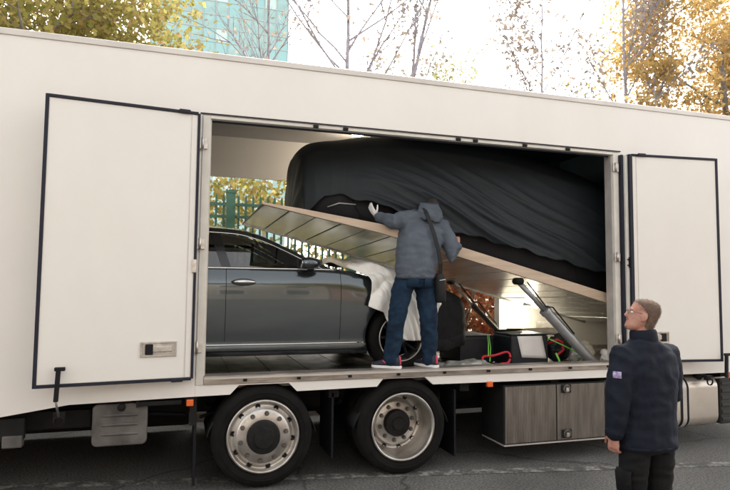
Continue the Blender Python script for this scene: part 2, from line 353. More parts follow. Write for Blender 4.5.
# ================================================================== TRUCK
XL, XR = -4.2, 7.2
ROOF = 4.03; TOPZ = 3.435; OX0, OX1 = -0.548, 3.942; W = 2.55
GRP = None
truck = thing('car_transport_truck', (1.4, 1.27, 0), 'long cream white enclosed car transporter truck with its side doors folded open', 'truck')
def P(mb, name, m, parent=truck, **k): return mb.build(name, m, parent, **k)
T = 0.045
def side(ya, yb, far=False):
    s = MB(); d = (0, yb-ya, 0)
    top = 3.312 if far else TOPZ
    s.prism([(XL,ya,.70),(-2.5,ya,.715),(-1.64,ya,.842),(-.62,ya,.864),(-.62,ya,top),(OX1+.07,ya,top),(OX1+.07,ya,.868),(XR,ya,.868),(XR,ya,ROOF-.06),(XL,ya,ROOF-.06)], d)
    # skirt under the sill, notched over the wheels
    s.prism([(-.619,ya,.864),(-.311,ya,.868),(-.233,ya,.95),(.229,ya,.951),(.306,ya,.873),(1.10,ya,.882),(1.162,ya,.955),(1.61,ya,.956),(1.698,ya,.880),(OX1+.07,ya,.872),(OX1+.07,ya,.9618),(-.619,ya,.9618)], d)
    return s
P(side(0, T), 'side_panel', 'paint')
P(side(W-T, W, True), 'side_panel', 'paint')
P(MB().box((XL+.001, T+.001, 3.86), (XR-.001, W-T-.001, ROOF-.065)), 'roof', 'ceil')
P(MB().prism([(XL,-.012,ROOF-.062),(XL,-.012,ROOF-.008),(XL,.02,ROOF+.005),(XL,.10,ROOF+.005),(XL,.10,ROOF-.062)], (XR-XL,0,0)), 'roof_trim', 'trim', bevel=.004)
P(MB().box((XL, .102, ROOF-.06), (XR, W, ROOF-.005)), 'roof_skin', 'paint')
P(MB().box((XL-.05, 0.003, .72), (XL-.001, W-.003, ROOF-.064)), 'rear_wall', 'paint')
P(MB().box((XR+.001, 0.003, .72), (XR+.05, W-.003, ROOF-.064)), 'front_wall', 'paint')
# rain gutter over the opening
P(MB().box((-.64, -.016, TOPZ+.004), (OX1+.10, -.001, TOPZ+.014)), 'header_rail', 'seal')
P(MB().box((OX0+.0005, -.006, TOPZ-.034), (OX1-.0005, .06, TOPZ-.0045)), 'header_strip', 'jamb', bevel=.003)
P(MB().box((OX0+.013, .0605, TOPZ-.05), (OX1-.013, .075, TOPZ-.0045)), 'header_seal', 'seal')
for k, x in enumerate((.42, .72, 1.95, 2.15, 2.75, 3.3)):
    P(MB().box((x, -.028, TOPZ-.035), (x+.05, -.002, TOPZ-.006)), 'header_clip', 'dark', bevel=.003)
# jambs
P(MB().box((-.618, -.008, .9625), (OX0, .14, TOPZ-.005)), 'jamb', 'jamb', bevel=.005)
P(MB().box((OX1, -.008, .9625), (OX1+.07, .14, TOPZ-.005)), 'jamb', 'jamb', bevel=.005)
P(MB().box((OX0+.0005, .02, 1.045), (OX0+.012, .13, TOPZ-.035)), 'jamb_liner', 'trim')
P(MB().box((OX1-.012, .02, 1.045), (OX1-.0005, .13, TOPZ-.035)), 'jamb_liner', 'trim')
P(MB().box((-.615, W-.14, .97), (OX0, W+.004, 3.31)), 'jamb', 'jamb')
P(MB().box((OX1-.09, W-.14, .97), (OX1+.066, W+.004, 3.31)), 'jamb', 'jamb')
# sill and floor
P(MB().box((OX0+.001, -.012, .9625), (OX1-.001, .16, 1.042)), 'sill', 'sill', bevel=.005)
P(MB().box((OX0+.001, -.02, 1.012), (OX1-.001, -.0125, 1.030)), 'sill_lip', 'trim')
for k in range(9):
    x = OX0 + .35 + k * .5
    P(MB().box((x, -.0265, .985), (x+.035, -.0125, 1.008)), 'sill_clip', 'dark', bevel=.003)
P(MB().box((XL, .161, .90), (XR, W-T-.002, .95)), 'floor', 'floor')
# floor planks (chequer plate strips) on the floor
for k in range(18):
    x = -3.2 + k*.42
    P(MB().box((x+.006, .165, .9505), (x+.414, W-.2, .957)), 'floor_plate', 'floor')
P(MB().box((OX0+.0, W-.16, .9505), (OX1, W-T, 1.03)), 'sill', 'sill')
# dark liner hanging behind the upper deck
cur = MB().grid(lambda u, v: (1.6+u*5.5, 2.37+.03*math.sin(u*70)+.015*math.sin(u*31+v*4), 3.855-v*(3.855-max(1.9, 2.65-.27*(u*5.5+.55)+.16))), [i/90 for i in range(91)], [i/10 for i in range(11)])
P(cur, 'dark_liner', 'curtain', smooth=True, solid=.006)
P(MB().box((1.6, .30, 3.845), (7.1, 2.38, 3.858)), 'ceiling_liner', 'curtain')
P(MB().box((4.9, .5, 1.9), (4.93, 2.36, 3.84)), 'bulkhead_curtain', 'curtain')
P(MB().box((4.35, 1.6, .96), (4.4, 2.2, 1.36)), 'bulkhead_plate', 'greymetal', bevel=.004)

# ---- folded doors
def door(hx, hy, ang, width, z0, z1, sgn, label):
    # local frame: s along the door away from the hinge, t outward (towards the street)
    ca, sa = math.cos(ang), math.sin(ang)
    def at(s_, t_, z): return (hx + sgn*(s_*ca) , hy - s_*sa - t_, z)
    def slab(mb, s0, s1, t0, t1, za, zb):
        return mb.prism([at(s0,t0,za), at(s1,t0,za), at(s1,t1,za), at(s0,t1,za)], (0,0,zb-za))
    th = .034
    m = MB(); slab(m, .035, width, 0, th, z0, z1)
    dr = P(m, 'door', 'paint', bevel=.004); dr['label'] = label
    # rear leaf of the fold
    m = MB(); slab(m, .03, width-.03, -.050, -.012, z0+.02, z1-.02); P(m, 'door_leaf', 'paint', dr, bevel=.004)
    q = MB(); e = .034
    slab(q, .03, width+.012, -.004, th+.012, z1, z1+.026)
    slab(q, width-.002, width+.026, -.004, th+.010, z0-.026, z1+.0255)
    slab(q, .03, width+.012, -.004, th+.012, z0-.026, z0)
    slab(q, .012, .0345, -.055, th+.012, z0-.012, z1+.012)
    P(q, 'seal', 'seal', dr, bevel=.003)
    q = MB(); slab(q, .085, .092, th, th+.003, z0+.003, z1-.003); P(q, 'fold_groove', 'trim', dr)
    q = MB(); slab(q, .10, .20, th+.012, th+.03, z1-.004, z1+.034); P(q, 'roller', 'seal', dr, bevel=.012)
    q = MB(); slab(q, .10, .20, th+.012, th+.03, z0-.034, z0+.002); P(q, 'roller', 'seal', dr, bevel=.012)
    # recessed slam latch: bezel, dark recess, paddle
    s0 = .16; za = z0 + .19; zb = za + .13; wl = .30
    q = MB(); slab(q, s0, s0+wl, th, th+.012, za, za+.016); slab(q, s0, s0+wl, th, th+.012, zb-.016, zb); slab(q, s0, s0+.016, th, th+.0115, za+.0165, zb-.0165); slab(q, s0+wl-.016, s0+wl, th, th+.0115, za+.0165, zb-.0165)
    lt = P(q, 'latch', 'latch', dr, bevel=.003)
    q = MB(); slab(q, s0+.017, s0+wl-.017, th+.0005, th+.003, za+.017, zb-.017); P(q, 'latch_recess', 'latch', dr)
    q = MB(); slab(q, s0+.04, s0+.20, th+.003, th+.016, za+.04, zb-.035); P(q, 'latch_paddle', 'latch', dr, bevel=.006)
    q = MB(); slab(q, s0+.195, s0+.26, th+.003, th+.02, za+.02, zb-.02); P(q, 'latch_grip', 'rubber', dr, bevel=.006)
    return at
dl = door(-.628, -.030, R(7.2), 1.235, 1.048, 3.405, -1, 'wide folding door leaf hinged beside the grey car')
dr_ = door(4.09, -.055, R(6.6), 1.13, 1.062, 3.38, 1, 'folding door leaf hinged beside the hydraulic cylinder')
# extra leaf edges seen on the forward door
q = MB().box((4.016, -.05, 1.0), (4.045, -.001, 3.40)); P(q, 'door_seal', 'seal', bevel=.004)
q = MB().box((4.0455, -.075, 1.0), (4.083, -.001, 3.39)); P(q, 'door_edge', 'jamb', bevel=.004)
q = MB().box((4.0835, -.105, 1.0), (4.103, -.003, 3.40)); P(q, 'door_seal', 'seal', bevel=.004)
q = MB().box((4.068, -.082, 2.10), (4.083, -.0755, 2.22)).box((4.05, -.084, 2.12), (4.068, -.0755, 2.135)).box((4.05, -.084, 2.185), (4.068, -.0755, 2.20)); P(q, 'catch', 'dark')
# hinges
for x, zs in ((-.60, (3.158, 2.235, 1.303)), (OX1+.032, (3.25, 2.22, 1.30))):
    for z in zs:
        h = P(MB().box((x-.05, -.026, z-.05), (x+.03, -.0085, z+.05)), 'hinge', 'latch', bevel=.004)
        P(MB().cyl((x-.015, -.034, z-.055), (x-.015, -.034, z+.055), .012), 'hinge_pin', 'latch', h, smooth=True)
P(MB().box((-.68, -.085, 1.97), (-.64, -.045, 2.09)), 'door_catch', 'latch', bevel=.005)
# door stays: black handle, rod and eye
for (x, yd, zt, zb) in ((-1.69, -.225, 1.175, .74), (5.24, -.25, 1.12, .80)):
    s_ = P(MB().bar((x, yd-.02, zt), (x-.01, yd-.02, zt-.26), .035, .03).bar((x-.03, yd-.02, zt), (x+.05, yd-.02, zt), .03, .03), 'door_stay', 'rubber', bevel=.006)
    P(MB().cyl((x-.01, yd-.02, zt-.255), (x-.015, -.06, zb+.02), .009), 'rod', 'latch', s_, smooth=True)
    P(MB().lathe([(.035,-.008),(.045,-.008),(.045,.008),(.035,.008),(.035,-.008)], (x-.015,-.05,zb-.02), (0,1,0), 20, cap=False), 'eye', 'dark', s_, smooth=True)
    P(MB().box((x-.06, -.05, zb-.005), (x+.03, -.001, zb+.05)), 'stay_bracket', 'dark', s_, bevel=.005)
# side markers
for x, z in ((-.66, .812), (2.335, .856), (5.56, .83)):
    b = P(MB().box((x-.03, -.03, z-.025), (x+.03, .01, z+.03)), 'side_marker', 'orange', bevel=.006)
    P(MB().box((x-.036, .0105, z-.032), (x+.036, .03, z+.036)), 'marker_base', 'dark', b)

# ---- wheels
def wheel(x, z, deep, y0=.0, sgn=1, name_label=None):
    r = .472; ax = (0, -sgn, 0); c = (x, y0, z)
    prof = [(.33,-.06),(.335,-.005),(.36,.012),(.395,.016),(.43,.008),(.452,-.012),(.466,-.04),(r,-.075),(r,-.11),(r-.012,-.113),(r-.012,-.123),(r,-.126),(r,-.165),(r-.012,-.168),(r-.012,-.178),(r,-.181),(r,-.215),(.466,-.25),(.44,-.285),(.36,-.295),(.33,-.26)]
    ty = P(MB().lathe(prof, c, ax, 64, cap=False), 'wheel', 'tyre', smooth=True)
    if name_label: ty['label'] = name_label
    P(MB().lathe([(.392,.0158),(.396,.0215),(.402,.0215),(.406,.0155)], c, ax, 56, cap=False), 'sidewall_rib', 'tyre', ty, smooth=True)
    if deep:
        rp = [(.332,.0),(.338,.012),(.325,.022),(.312,.012),(.305,-.03),(.300,-.14),(.292,-.20),(.275,-.245),(.255,-.258),(.238,-.245),(.222,-.215),(.205,-.205),(.12,-.205),(.10,-.205)]
        face = -.205; rn = .178; rh = .268; hh = -.252; hubp = [(.135,-.204),(.135,-.16),(.128,-.14),(.07,-.13),(.06,-.115),(.001,-.115)]
    else:
        rp = [(.332,.0),(.338,.012),(.325,.024),(.312,.016),(.300,-.02),(.293,-.028),(.27,-.024),(.25,.0),(.238,.012),(.16,.016),(.10,.016)]
        face = .015; rn = .212; rh = .276; hh = -.022; hubp = [(.155,.015),(.152,.045),(.14,.06),(.10,.065),(.09,.085),(.001,.088)]
    rim = P(MB().lathe(rp, c, ax, 64, cap=False), 'rim', 'rim', ty, smooth=True)
    P(MB().lathe(hubp, c, ax, 40, cap=False), 'hub', 'hub', ty, auto=30)
    axv = Vector(ax); 
    for k in range(10):
        a = 2*math.pi*(k+.3)/10; dv = Vector((math.cos(a), 0, math.sin(a)))
        p = Vector(c) + dv*rn
        P(MB().cyl(p+axv*(face-.005), p+axv*(face+.012), .022, .022, 14).cyl(p+axv*(face+.012), p+axv*(face+.036), .0165, .015, 6), 'lug_nut', 'nut', ty)
        a += math.pi/10; dv = Vector((math.cos(a), 0, math.sin(a))); p = Vector(c) + dv*rh
        P(MB().lathe([(.024,.006),(.017,.008),(.0169,.0),(.001,.0)], p+axv*hh, axv, 14, cap=False), 'hand_hole', 'hub', ty, smooth=True)
    # the closed back of the wheel
    P(MB().lathe([(.30,-.275),(.1,-.275)], c, ax, 32, cap=True), 'brake_drum', 'dark', ty)
    return ty
WZ = .472
wheel(0.0, WZ, False, .015, 1, 'tag axle wheel with flat polished rim face')
wheel(1.388, WZ, True, .03, 1, 'drive axle wheel with deep dished rim')
wheel(0.0, WZ, False, W-.015, -1); wheel(1.388, WZ, True, W-.03, -1)
P(MB().lathe([(.33,-.05),(.42,-.05),(.47,-.09),(.47,-.26),(.42,-.3),(.33,-.3)], (1.388,.30,WZ), (0,-1,0), 48, cap=True), 'inner_wheel', 'tyre', smooth=True)
for x in (0, 1.388):
    P(MB().cyl((x,.3,WZ),(x,W-.3,WZ),.09), 'axle', 'dark', smooth=True)
    P(MB().lathe([(.001,-.2),(.2,-.15),(.22,0),(.2,.15),(.001,.2)], (x,1.27,WZ), (0,1,0), 24), 'differential', 'dark', smooth=True)
    for yb in (.75, 1.8):
        P(MB().cyl((x+.25,yb,.5),(x+.25,yb,.86),.13), 'air_spring', 'rubber', smooth=True)
        P(MB().bar((x-.5,yb,.62),(x+.3,yb,.40),.09,.06), 'spring_arm', 'dark', bevel=.01)
# wheel arches: inner mudguards
for x in (0, 1.388):
    m = MB()
    def arc(u, v, x=x): a = R(18 + u*144); return (x + .53*math.cos(a), .06 + v*.68, .30 + .55*math.sin(a)*1.04)
    P(MB().grid(arc, [i/20 for i in range(21)], [0,1]), 'mudguard', 'dark', smooth=True, solid=.008)
# chassis
for y in (.86, 1.68):
    P(MB().box((XL+.1, y-.05, .56), (XR-.1, y+.05, .86)), 'chassis_rail', 'dark')
for x in (-3.2,-2.1,-1.2,-.65,.69,2.1,3.2,4.4,5.6):
    P(MB().box((x-.05,.10,.78),(x+.05,W-.1,.86)), 'cross_member', 'dark')
    P(MB().box((x-.04,.90,.60),(x+.04,1.64,.76)), 'cross_member', 'dark')
# far-side lockers and added blocker panels keep daylight out under the floor
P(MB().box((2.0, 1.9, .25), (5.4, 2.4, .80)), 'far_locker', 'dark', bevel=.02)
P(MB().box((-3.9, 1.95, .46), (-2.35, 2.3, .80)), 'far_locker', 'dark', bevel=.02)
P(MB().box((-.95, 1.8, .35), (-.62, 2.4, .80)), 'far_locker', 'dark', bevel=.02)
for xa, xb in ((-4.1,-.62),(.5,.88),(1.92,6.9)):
    P(MB().box((xa, W-.10, .07), (xb, W-.06, .862)), 'light_block_panel', 'dark')
P(MB().box((-4.15,.3,.2),(-4.1,2.4,.7)), 'light_block_plate', 'dark')  # plate added to block light entering under the truck from behind
P(MB().cyl((.45,1.0,.62),(.95,1.0,.62),.15), 'air_tank', 'dark', smooth=True)
P(MB().cyl((2.0,.45,.62),(2.0,1.6,.62),.12), 'air_tank', 'dark', smooth=True)
# mudflaps
P(MB().box((-.62, .09, .055), (-.595, .62, .80)), 'mudflap', 'rubber')
P(MB().box((-.66, .05, .60), (-.60, .085, .86)), 'mudflap_bracket', 'dark')
P(MB().box((1.98, .1, .12), (2.0, .62, .80)), 'mudflap', 'rubber')
P(MB().box((.67, .10, .2), (.69, .6, .82)), 'mudflap', 'rubber')
# dirty grey guard plate
gp = MB(); pts = []
for cx_, cz_, a0 in ((-1.06,.505,-90),(-1.06,.775,0),(-1.42,.775,90),(-1.42,.505,180)):
    for k in range(5): a = R(a0+k*22.5); pts.append((cx_+.045*math.cos(a), .06, cz_+.045*math.sin(a)))
gp.prism(pts, (0,.05,0)); g = P(gp, 'guard_plate', 'greymetal', bevel=.012)
for z in (.56,.64,.72): P(MB().limb([(-1.38,.064,z),(-1.24,.060,z+.006),(-1.10,.064,z)],[.012,.016,.012],10), 'guard_rib', 'greymetal', g, smooth=True)
P(MB().lathe([(.001,.02),(.03,.02),(.034,0),(.034,-.01)], (-1.23,.05,.79), (0,-1,0), 16), 'guard_bolt', 'dark', g, smooth=True)
P(MB().box((-1.09,.02,.795),(-.73,.05,.835)), 'number_lamp', 'dark', bevel=.008)
P(MB().box((-1.11,.015,.79),(-1.085,.055,.84)), 'bracket', 'dark')
P(MB().box((-2.25,.06,.56),(-1.98,.12,.74)), 'tail_bracket', 'dark', bevel=.01)
P(MB().box((-2.14,.04,.50),(-1.99,.12,.60)), 'tail_box', 'greymetal', bevel=.01)
P(MB().box((-2.6,.3,.58),(-1.5,.36,.74)), 'rear_beam', 'dark', bevel=.01)
P(MB().limb([(-2.6,.5,.5),(-1.9,.5,.56),(-1.3,.5,.66),(-.7,.45,.62)],[.02]*4,8), 'air_hose', 'rubber', smooth=True)
P(MB().limb([(-.55,.3,.62),(-.3,.45,.66),(.0,.6,.7)],[.015]*3,8), 'air_hose', 'rubber', smooth=True)
# ribbed aluminium locker
lk = P(MB().box((2.52,.03,.212),(3.80,.52,.828)), 'locker', 'dark', bevel=.012)  # black body colour stands in for the shade on its side face
for (a, b_) in ((2.535, 3.158), (3.172, 3.788)):
    n = 32; w = (b_-a)/n; pan = MB()
    prof = []
    for k in range(n):
        x = a + k*w
        prof += [(x+w*.08,.022),(x+w*.25,.016),(x+w*.70,.016),(x+w*.9,.022)]
    poly = [(a,.029,.226)] + [(x,y,.226) for x,y in prof] + [(b_,.029,.226)]
    pan.prism(poly, (0,0,.588)); pn = P(pan, 'ribbed_panel', 'boxalu', lk)
for z in (.770, .290):
    b = P(MB().box((3.22,-.002,z-.045),(3.34,.0115,z+.045)), 'locker_latch', 'dark', lk, bevel=.01)
    P(MB().lathe([(.045,.0),(.045,.006),(.036,.008),(.034,.003),(.001,.003)], (3.28,-.003,z), (0,-1,0), 20), 'latch_dial', 'nut', lk, smooth=True)
for z in (.770, .290): P(MB().box((3.262,-.022,z-.028),(3.298,-.0065,z+.012)), 'latch_lever', 'latch', lk, bevel=.004)
P(MB().box((2.525,.026,.196),(3.795,.51,.2115)), 'locker_edge', 'trim', lk)
# fuel tank
tk = MB(); pts=[]
for cy_, cz_, a0 in ((.16,.36,180),(.52,.36,270),(.52,.69,0),(.16,.69,90)):
    for k in range(9): a = R(a0+k*11.25); pts.append((cy_+.13*math.cos(a), cz_+.13*math.sin(a)))
rl=[]
for x, s_ in ((3.84,.93),(3.86,.985),(3.885,1),(5.40,1),(5.43,.985),(5.45,.93)):
    rl.append([(x,.34+(y-.34)*s_,.525+(z-.525)*s_) for y,z in pts])
tk.rings(rl); ft = P(tk, 'fuel_tank', 'tank', smooth=False, auto=25)
for x0 in (4.10, 4.86):
    for dx, w, m_, o_ in ((0,.035,'rubber',1.012),(.035,.055,'trim',1.02),(.09,.035,'rubber',1.012)):
        rl=[[(x,.34+(y-.34)*o_,.525+(z-.525)*o_) for y,z in pts] for x in (x0+dx, x0+dx+w)]
        P(MB().rings(rl), 'tank_strap', m_, ft)
P(MB().cyl((5.2,.12,.80),(5.2,.05,.87),.05), 'filler_cap', 'dark', ft, smooth=True)
st = P(MB().box((5.50,.06,.245),(5.66,.5,.80)), 'splash_guard', 'stepgrey', bevel=.02)
for k in range(6):
    P(MB().box((5.51,.045,.285+k*.085),(5.65,.0595,.325+k*.085)), 'rib', 'stepgrey', st, bevel=.006)
P(MB().box((5.7,.1,.3),(7.0,.5,.8)), 'front_locker', 'dark', bevel=.02)

# ---- tilting platform (upper deck)
DTOP = [(-.03,2.675),(.343,2.632),(1.185,2.512),(2.159,2.286),(5.2,1.497)]
DBOT = [(-.03,2.655),(.344,2.582),(1.186,2.418),(2.159,2.172),(5.2,1.384)]
dtop = lambda x: interp(x, DTOP); dbot = lambda x: interp(x, DBOT); dund = lambda x: 2.652-.252*(x+.03)
plat = None
for y0, y1 in ((.20, .255), (2.15, 2.205)):
    poly = [(x,y0,z) for x,z in DTOP] + [(x,y0,z if y0 < 1 else dund(x)-.012) for x,z in reversed(DBOT)]
    pb = MB().prism(poly, (0,y1-y0,0))
    if plat is None: plat = P(pb, 'platform', 'wood', bevel=.004)
    else: P(pb, 'edge_beam', 'board', plat, bevel=.004)
n = 19; xs = np.linspace(-.02, 5.1, n+1)
for k in range(n):
    a, b_ = xs[k]+.009, xs[k+1]-.009
    jz = rng.uniform(-.003,.003); V = []
    for y, fz in ((.257, dbot), (2.148, dund)):
        for x in (a, b_): V += [(x, y, fz(x)+.006+jz), (x, y, fz(x)+.026+jz*.5)]
    P(MB().add(V, [(0,2,3,1),(4,5,7,6),(0,1,5,4),(2,6,7,3),(0,4,6,2),(1,3,7,5)]), 'board', 'board', plat, bevel=.003)
P(MB().prism([(x,.258,z-.012) for x,z in DTOP]+[(x,.258,z-.018) for x,z in reversed(DTOP)], (0,1.885,0)), 'deck_sheet', 'floor', plat)
# hydraulic cylinders
for y in (.28, 2.02):
    t0 = Vector((2.86,y,1.935)); t1 = Vector((3.86,y,.99)); dd = (t1-t0)
    mid = t0 + dd*.36
    kf = 1 if y < 1 else .62
    b = P(MB().cyl(mid, t1, .058*kf).cyl(mid-dd.normalized()*.03, mid+dd.normalized()*.02, .066*kf), 'hydraulic_cylinder', 'steel' if y < 1 else 'stepgrey', auto=40)  # far cylinder gets a darker grey in place of the shade there
    P(MB().cyl(t0, mid, .030*kf), 'rod', 'steel', b, smooth=True)
    P(MB().cyl((t0.x,y-.06,t0.z),(t0.x,y+.06,t0.z),.04), 'clevis', 'dark', b, smooth=True)
    P(MB().box((t1.x-.07,y-.08,.957),(t1.x+.08,y+.08,1.02)), 'foot_bracket', 'dark', b, bevel=.006)
    P(MB().tube([t0+Vector((.1,-.03,-.01)), t0+dd*.3+Vector((.03,-.045,0)), mid+Vector((.05,-.06,.05)), mid+dd*.3+Vector((.03,-.062,.03))], .009), 'hydraulic_hose', 'rubber', b, smooth=True)
# lit lamp under the platform
lm = P(MB().lathe([(.075,0),(.075,-.02),(.06,-.035),(.001,-.04)], (4.12,2.05,1.62), (0,0,1), 24), 'work_lamp', mat('lamp_body',(.6,.6,.6),.4), smooth=True)
em = bpy.data.materials.new('lamp_lens'); em.use_nodes = True
eb = em.node_tree.nodes['Principled BSDF']; eb.inputs['Emission Color'].default_value = (1,.93,.75,1); eb.inputs['Emission Strength'].default_value = 14
P(MB().lathe([(.058,-.0365),(.055,-.046),(.001,-.05)], (4.12,2.05,1.62), (0,0,1), 24), 'lamp_lens', em, lm, smooth=True)
ld = bpy.data.lights.new('work_lamp_light','POINT'); ld.energy = 3.5; ld.color = (1,.9,.68); ld.shadow_soft_size = .05
lo = bpy.data.objects.new('work_lamp_light', ld); lo.location = Vector((4.12,2.05,1.53)) - world_loc(lm); col.objects.link(lo); lo.parent = lm

# lit ceiling lamp near the opening
CLX, CLY = (1.36, 1.64)
cl = P(MB().lathe([(.10,0),(.10,-.018),(.085,-.028),(.001,-.028)], (CLX,CLY,3.845), (0,0,1), 28), 'ceiling_lamp', 'trim', smooth=True)
P(MB().lathe([(.082,-.0285),(.075,-.040),(.001,-.046)], (CLX,CLY,3.845), (0,0,1), 28), 'lamp_lens', em, cl, smooth=True)
ld2 = bpy.data.lights.new('ceiling_lamp_light','POINT'); ld2.energy = 4.5; ld2.color = (1,.84,.64); ld2.shadow_soft_size = .07
lo2 = bpy.data.objects.new('ceiling_lamp_light', ld2); lo2.location = Vector((CLX,CLY,3.76)) - world_loc(cl); col.objects.link(lo2); lo2.parent = cl

# ================================================================== GREY SEDAN on the lower deck
CG = .957; CYC = 1.405; HW = .985
ZS = [(-2.75,.86),(-2.3,1.02),(-1.6,1.07),(.6,1.075),(.85,1.065),(1.2,1.0),(1.6,.93),(2.1,.84),(2.35,.74),(2.47,.60)]
ZC = [(-2.75,.88),(-2.3,1.08),(-1.6,1.12),(.6,1.12),(.95,1.10),(1.4,1.03),(1.9,.93),(2.25,.83),(2.42,.70),(2.48,.60)]
WX = [(-2.75,.72),(-2.6,.83),(-2.3,.92),(-1.7,.97),(-1.0,HW),(1.3,HW),(1.7,.965),(2.0,.925),(2.25,.84),(2.4,.70),(2.48,.50)]
def ring_half(x):
    w = smoothtab(x, WX); zs = smoothtab(x, ZS); zc = smoothtab(x, ZC); zb = .19 + max(0,(x-2.0))*.12 + max(0,-x-2.1)*.2
    k = zs - .3
    return [(0,zb),(w*.80,zb),(w*.925,zb+.012),(w*.962,zb+.05),(w*.97,zb+.10),(w*.958,zb+.14),(w*.975,zb+.17+.15*k),(w*.992,.3+.45*k),(w,.3+.66*k),(w*.995,.3+.80*k),(w*.972,.3+.90*k),(w*.945,.3+.97*k),(w*.92,zs),(w*.86,zs+.012),(w*.60,zs+(zc-zs)*.62),(w*.3,zs+(zc-zs)*.92),(0,zc)]
def S(x, t):
    pts = ring_half(x); n_ = len(pts)-1; f = t*n_; i = min(int(f), n_-1); q_ = f-i
    a = pts[max(i-1,0)]; b_ = pts[i]; c = pts[i+1]; d_ = pts[min(i+2,n_)]
    def cr(k):
        return .5*((2*b_[k])+(-a[k]+c[k])*q_+(2*a[k]-5*b_[k]+4*c[k]-d_[k])*q_*q_+(-a[k]+3*b_[k]-3*c[k]+d_[k])*q_**3)
    return cr(0), cr(1)
def car_world(x, y, z): return (x, CYC - y, CG + z)
def carS(x, t, off=0.0, sgn=1):
    y, z = S(x, t)
    if off:
        y2, z2 = S(x, min(t+.01,1)); y1, z1 = S(x, max(t-.01,0)); ty, tz = y2-y1, z2-z1; l = math.hypot(ty,tz) or 1
        y += tz/l*off; z += -ty/l*off
    return car_world(x, sgn*y, z)
car = thing('sedan_car', (-.1, CYC, CG), 'metallic grey green sedan parked on the lower truck floor under the tilted platform', 'car')
xsn = list(np.linspace(-2.75, 2.3, 110)) + [2.33,2.36,2.39,2.41,2.43,2.45,2.465,2.475,2.48]
ts = [i/64 for i in range(65)]
cb = MB(); rl = []
for x in xsn:
    half = [S(x,t) for t in ts]
    full = [(y,z) for y,z in half] + [(-y,z) for y,z in reversed(half[1:-1])]
    rl.append([car_world(x,y,z) for y,z in full])
cb.rings(rl)
body = cb.build('body', 'carpaint', car, smooth=True)
AXF, AXR, WR = 1.52, -1.60, .352
M['liner'] = mat('arch_liner', (.01,.01,.01), .9)
for ax_ in (AXF, AXR):
    for sg in (1,-1):
        c = MB().cyl(car_world(ax_, sg*.66, WR+.02), car_world(ax_, sg*1.2, WR+.02), .405, seg=56).build('tmpcut','liner', car)
        md = body.modifiers.new('arch','BOOLEAN'); md.object = c; md.operation='DIFFERENCE'; md.solver='EXACT'
        try: md.material_mode = 'TRANSFER'
        except Exception: pass
bpy.context.view_layer.update()
dg = bpy.context.evaluated_depsgraph_get(); nm = bpy.data.meshes.new_from_object(body.evaluated_get(dg))
body.modifiers.clear(); body.data = nm; nm.set_sharp_from_angle(angle=R(40))
for o in [o for o in bpy.data.objects if o.name.startswith('tmpcut')]: bpy.data.objects.remove(o)
# door and fender skins, 6 mm proud, with open shut-lines
T0, T1 = 5.15/16, 11.9/16
def skin_panel(name, xa, xb, sg, lab=None, t0=T0, t1=T1, slant=0.0):
    us = [i/24 for i in range(25)]; vv = [i/28 for i in range(29)]
    f = lambda u, v: carS(xa+(xb-xa)*u + slant*v, t0+(t1-t0)*v, .004, sg)
    o = MB().grid(f, us, vv).build(name, 'carpaint', car, smooth=True)
    return o
for sg in (1,-1):
    fd = skin_panel('door', -.340+.003, .835-.0025, sg, slant=-.0)
    rd = skin_panel('door', -1.40, -.340-.003, sg)
    # shut-line shadows are the open gaps: a black strip lies at their bottom
    for xg in (-.340, .835, -1.405):
        MB().grid(lambda u, v, xg=xg: carS(xg-.004+.008*u, T0+(T1-T0)*v, .0015, sg), [0,1], [i/28 for i in range(29)]).build('shut_line', 'rubber', car, smooth=True)
    # handle
    for dd_, xh in ((fd,-.17),(rd,-1.2)):
        hy, hz = S(xh, 10.1/16)
        hz = .937
        hb = MB().loft([(car_world(xh-.125+.25*u, sg*(HW-.012+.035*math.sin(math.pi*u)**.6), hz+.004*math.sin(math.pi*u)), (0,.009,0), (0,0,.017*max(.35,math.sin(math.pi*u)**.5))) for u in [i/14 for i in range(15)]], 12)
        hb.build('door_handle', 'chrome', dd_, smooth=True)
        MB().ell(car_world(xh, sg*(HW-.002), hz-.004), (.12,0,0), (0,.008,0), (0,0,.040)).build('handle_cup','blackgloss', dd_, smooth=True)
    # sill strip
    MB().grid(lambda u, v: carS(-1.15+2.27*u, (2.2+2.4*v)/16, .006, sg), [i/20 for i in range(21)], [i/8 for i in range(9)]).build('side_skirt','carpaint', car, smooth=True)
    MB().tube([carS(-1.15+2.27*u, 4.7/16, .010, sg) for u in [i/20 for i in range(21)]], .008, 6).build('sill_molding','chrome', car, smooth=True)
# greenhouse
ZR = [(-2.25,1.09),(-1.9,1.24),(-1.5,1.39),(-1.0,1.475),(-.6,1.50),(-.25,1.487),(0,1.43),(.25,1.325),(.5,1.20),(.72,1.10),(.82,1.066)]
zr = lambda x: smoothtab(x, ZR)
ZB_ = 1.068; YB = .905
gy = lambda z: YB - .58*(z-ZB_)
def gside(x, z, sg, off=0): return car_world(x, sg*(gy(z)+off), z)
def rtop(x, v, sg):  # v 0 edge .. 1 centre
    ze = zr(x); ye = gy(ze); cr_ = .075 * (1 - abs(x+.6)/3.2)
    return car_world(x, sg*ye*(1-v), ze + cr_*(1-(1-v)**2.2))
vv = [i/12 for i in range(13)]
for sg in (1,-1):
    pass
roofmb = MB()
for sg in (1,-1): roofmb.grid(lambda u, v: rtop(-1.35+1.30*u, v, sg), [i/30 for i in range(31)], vv)
roofmb.build('roof','carpaint', car, smooth=True)
ws = MB()
for sg in (1,-1): ws.grid(lambda u, v: rtop(-.05+.86*u, v*.97+.03, sg), [i/24 for i in range(25)], vv)
ws.build('windshield','carglass', car, smooth=True)
rw = MB()
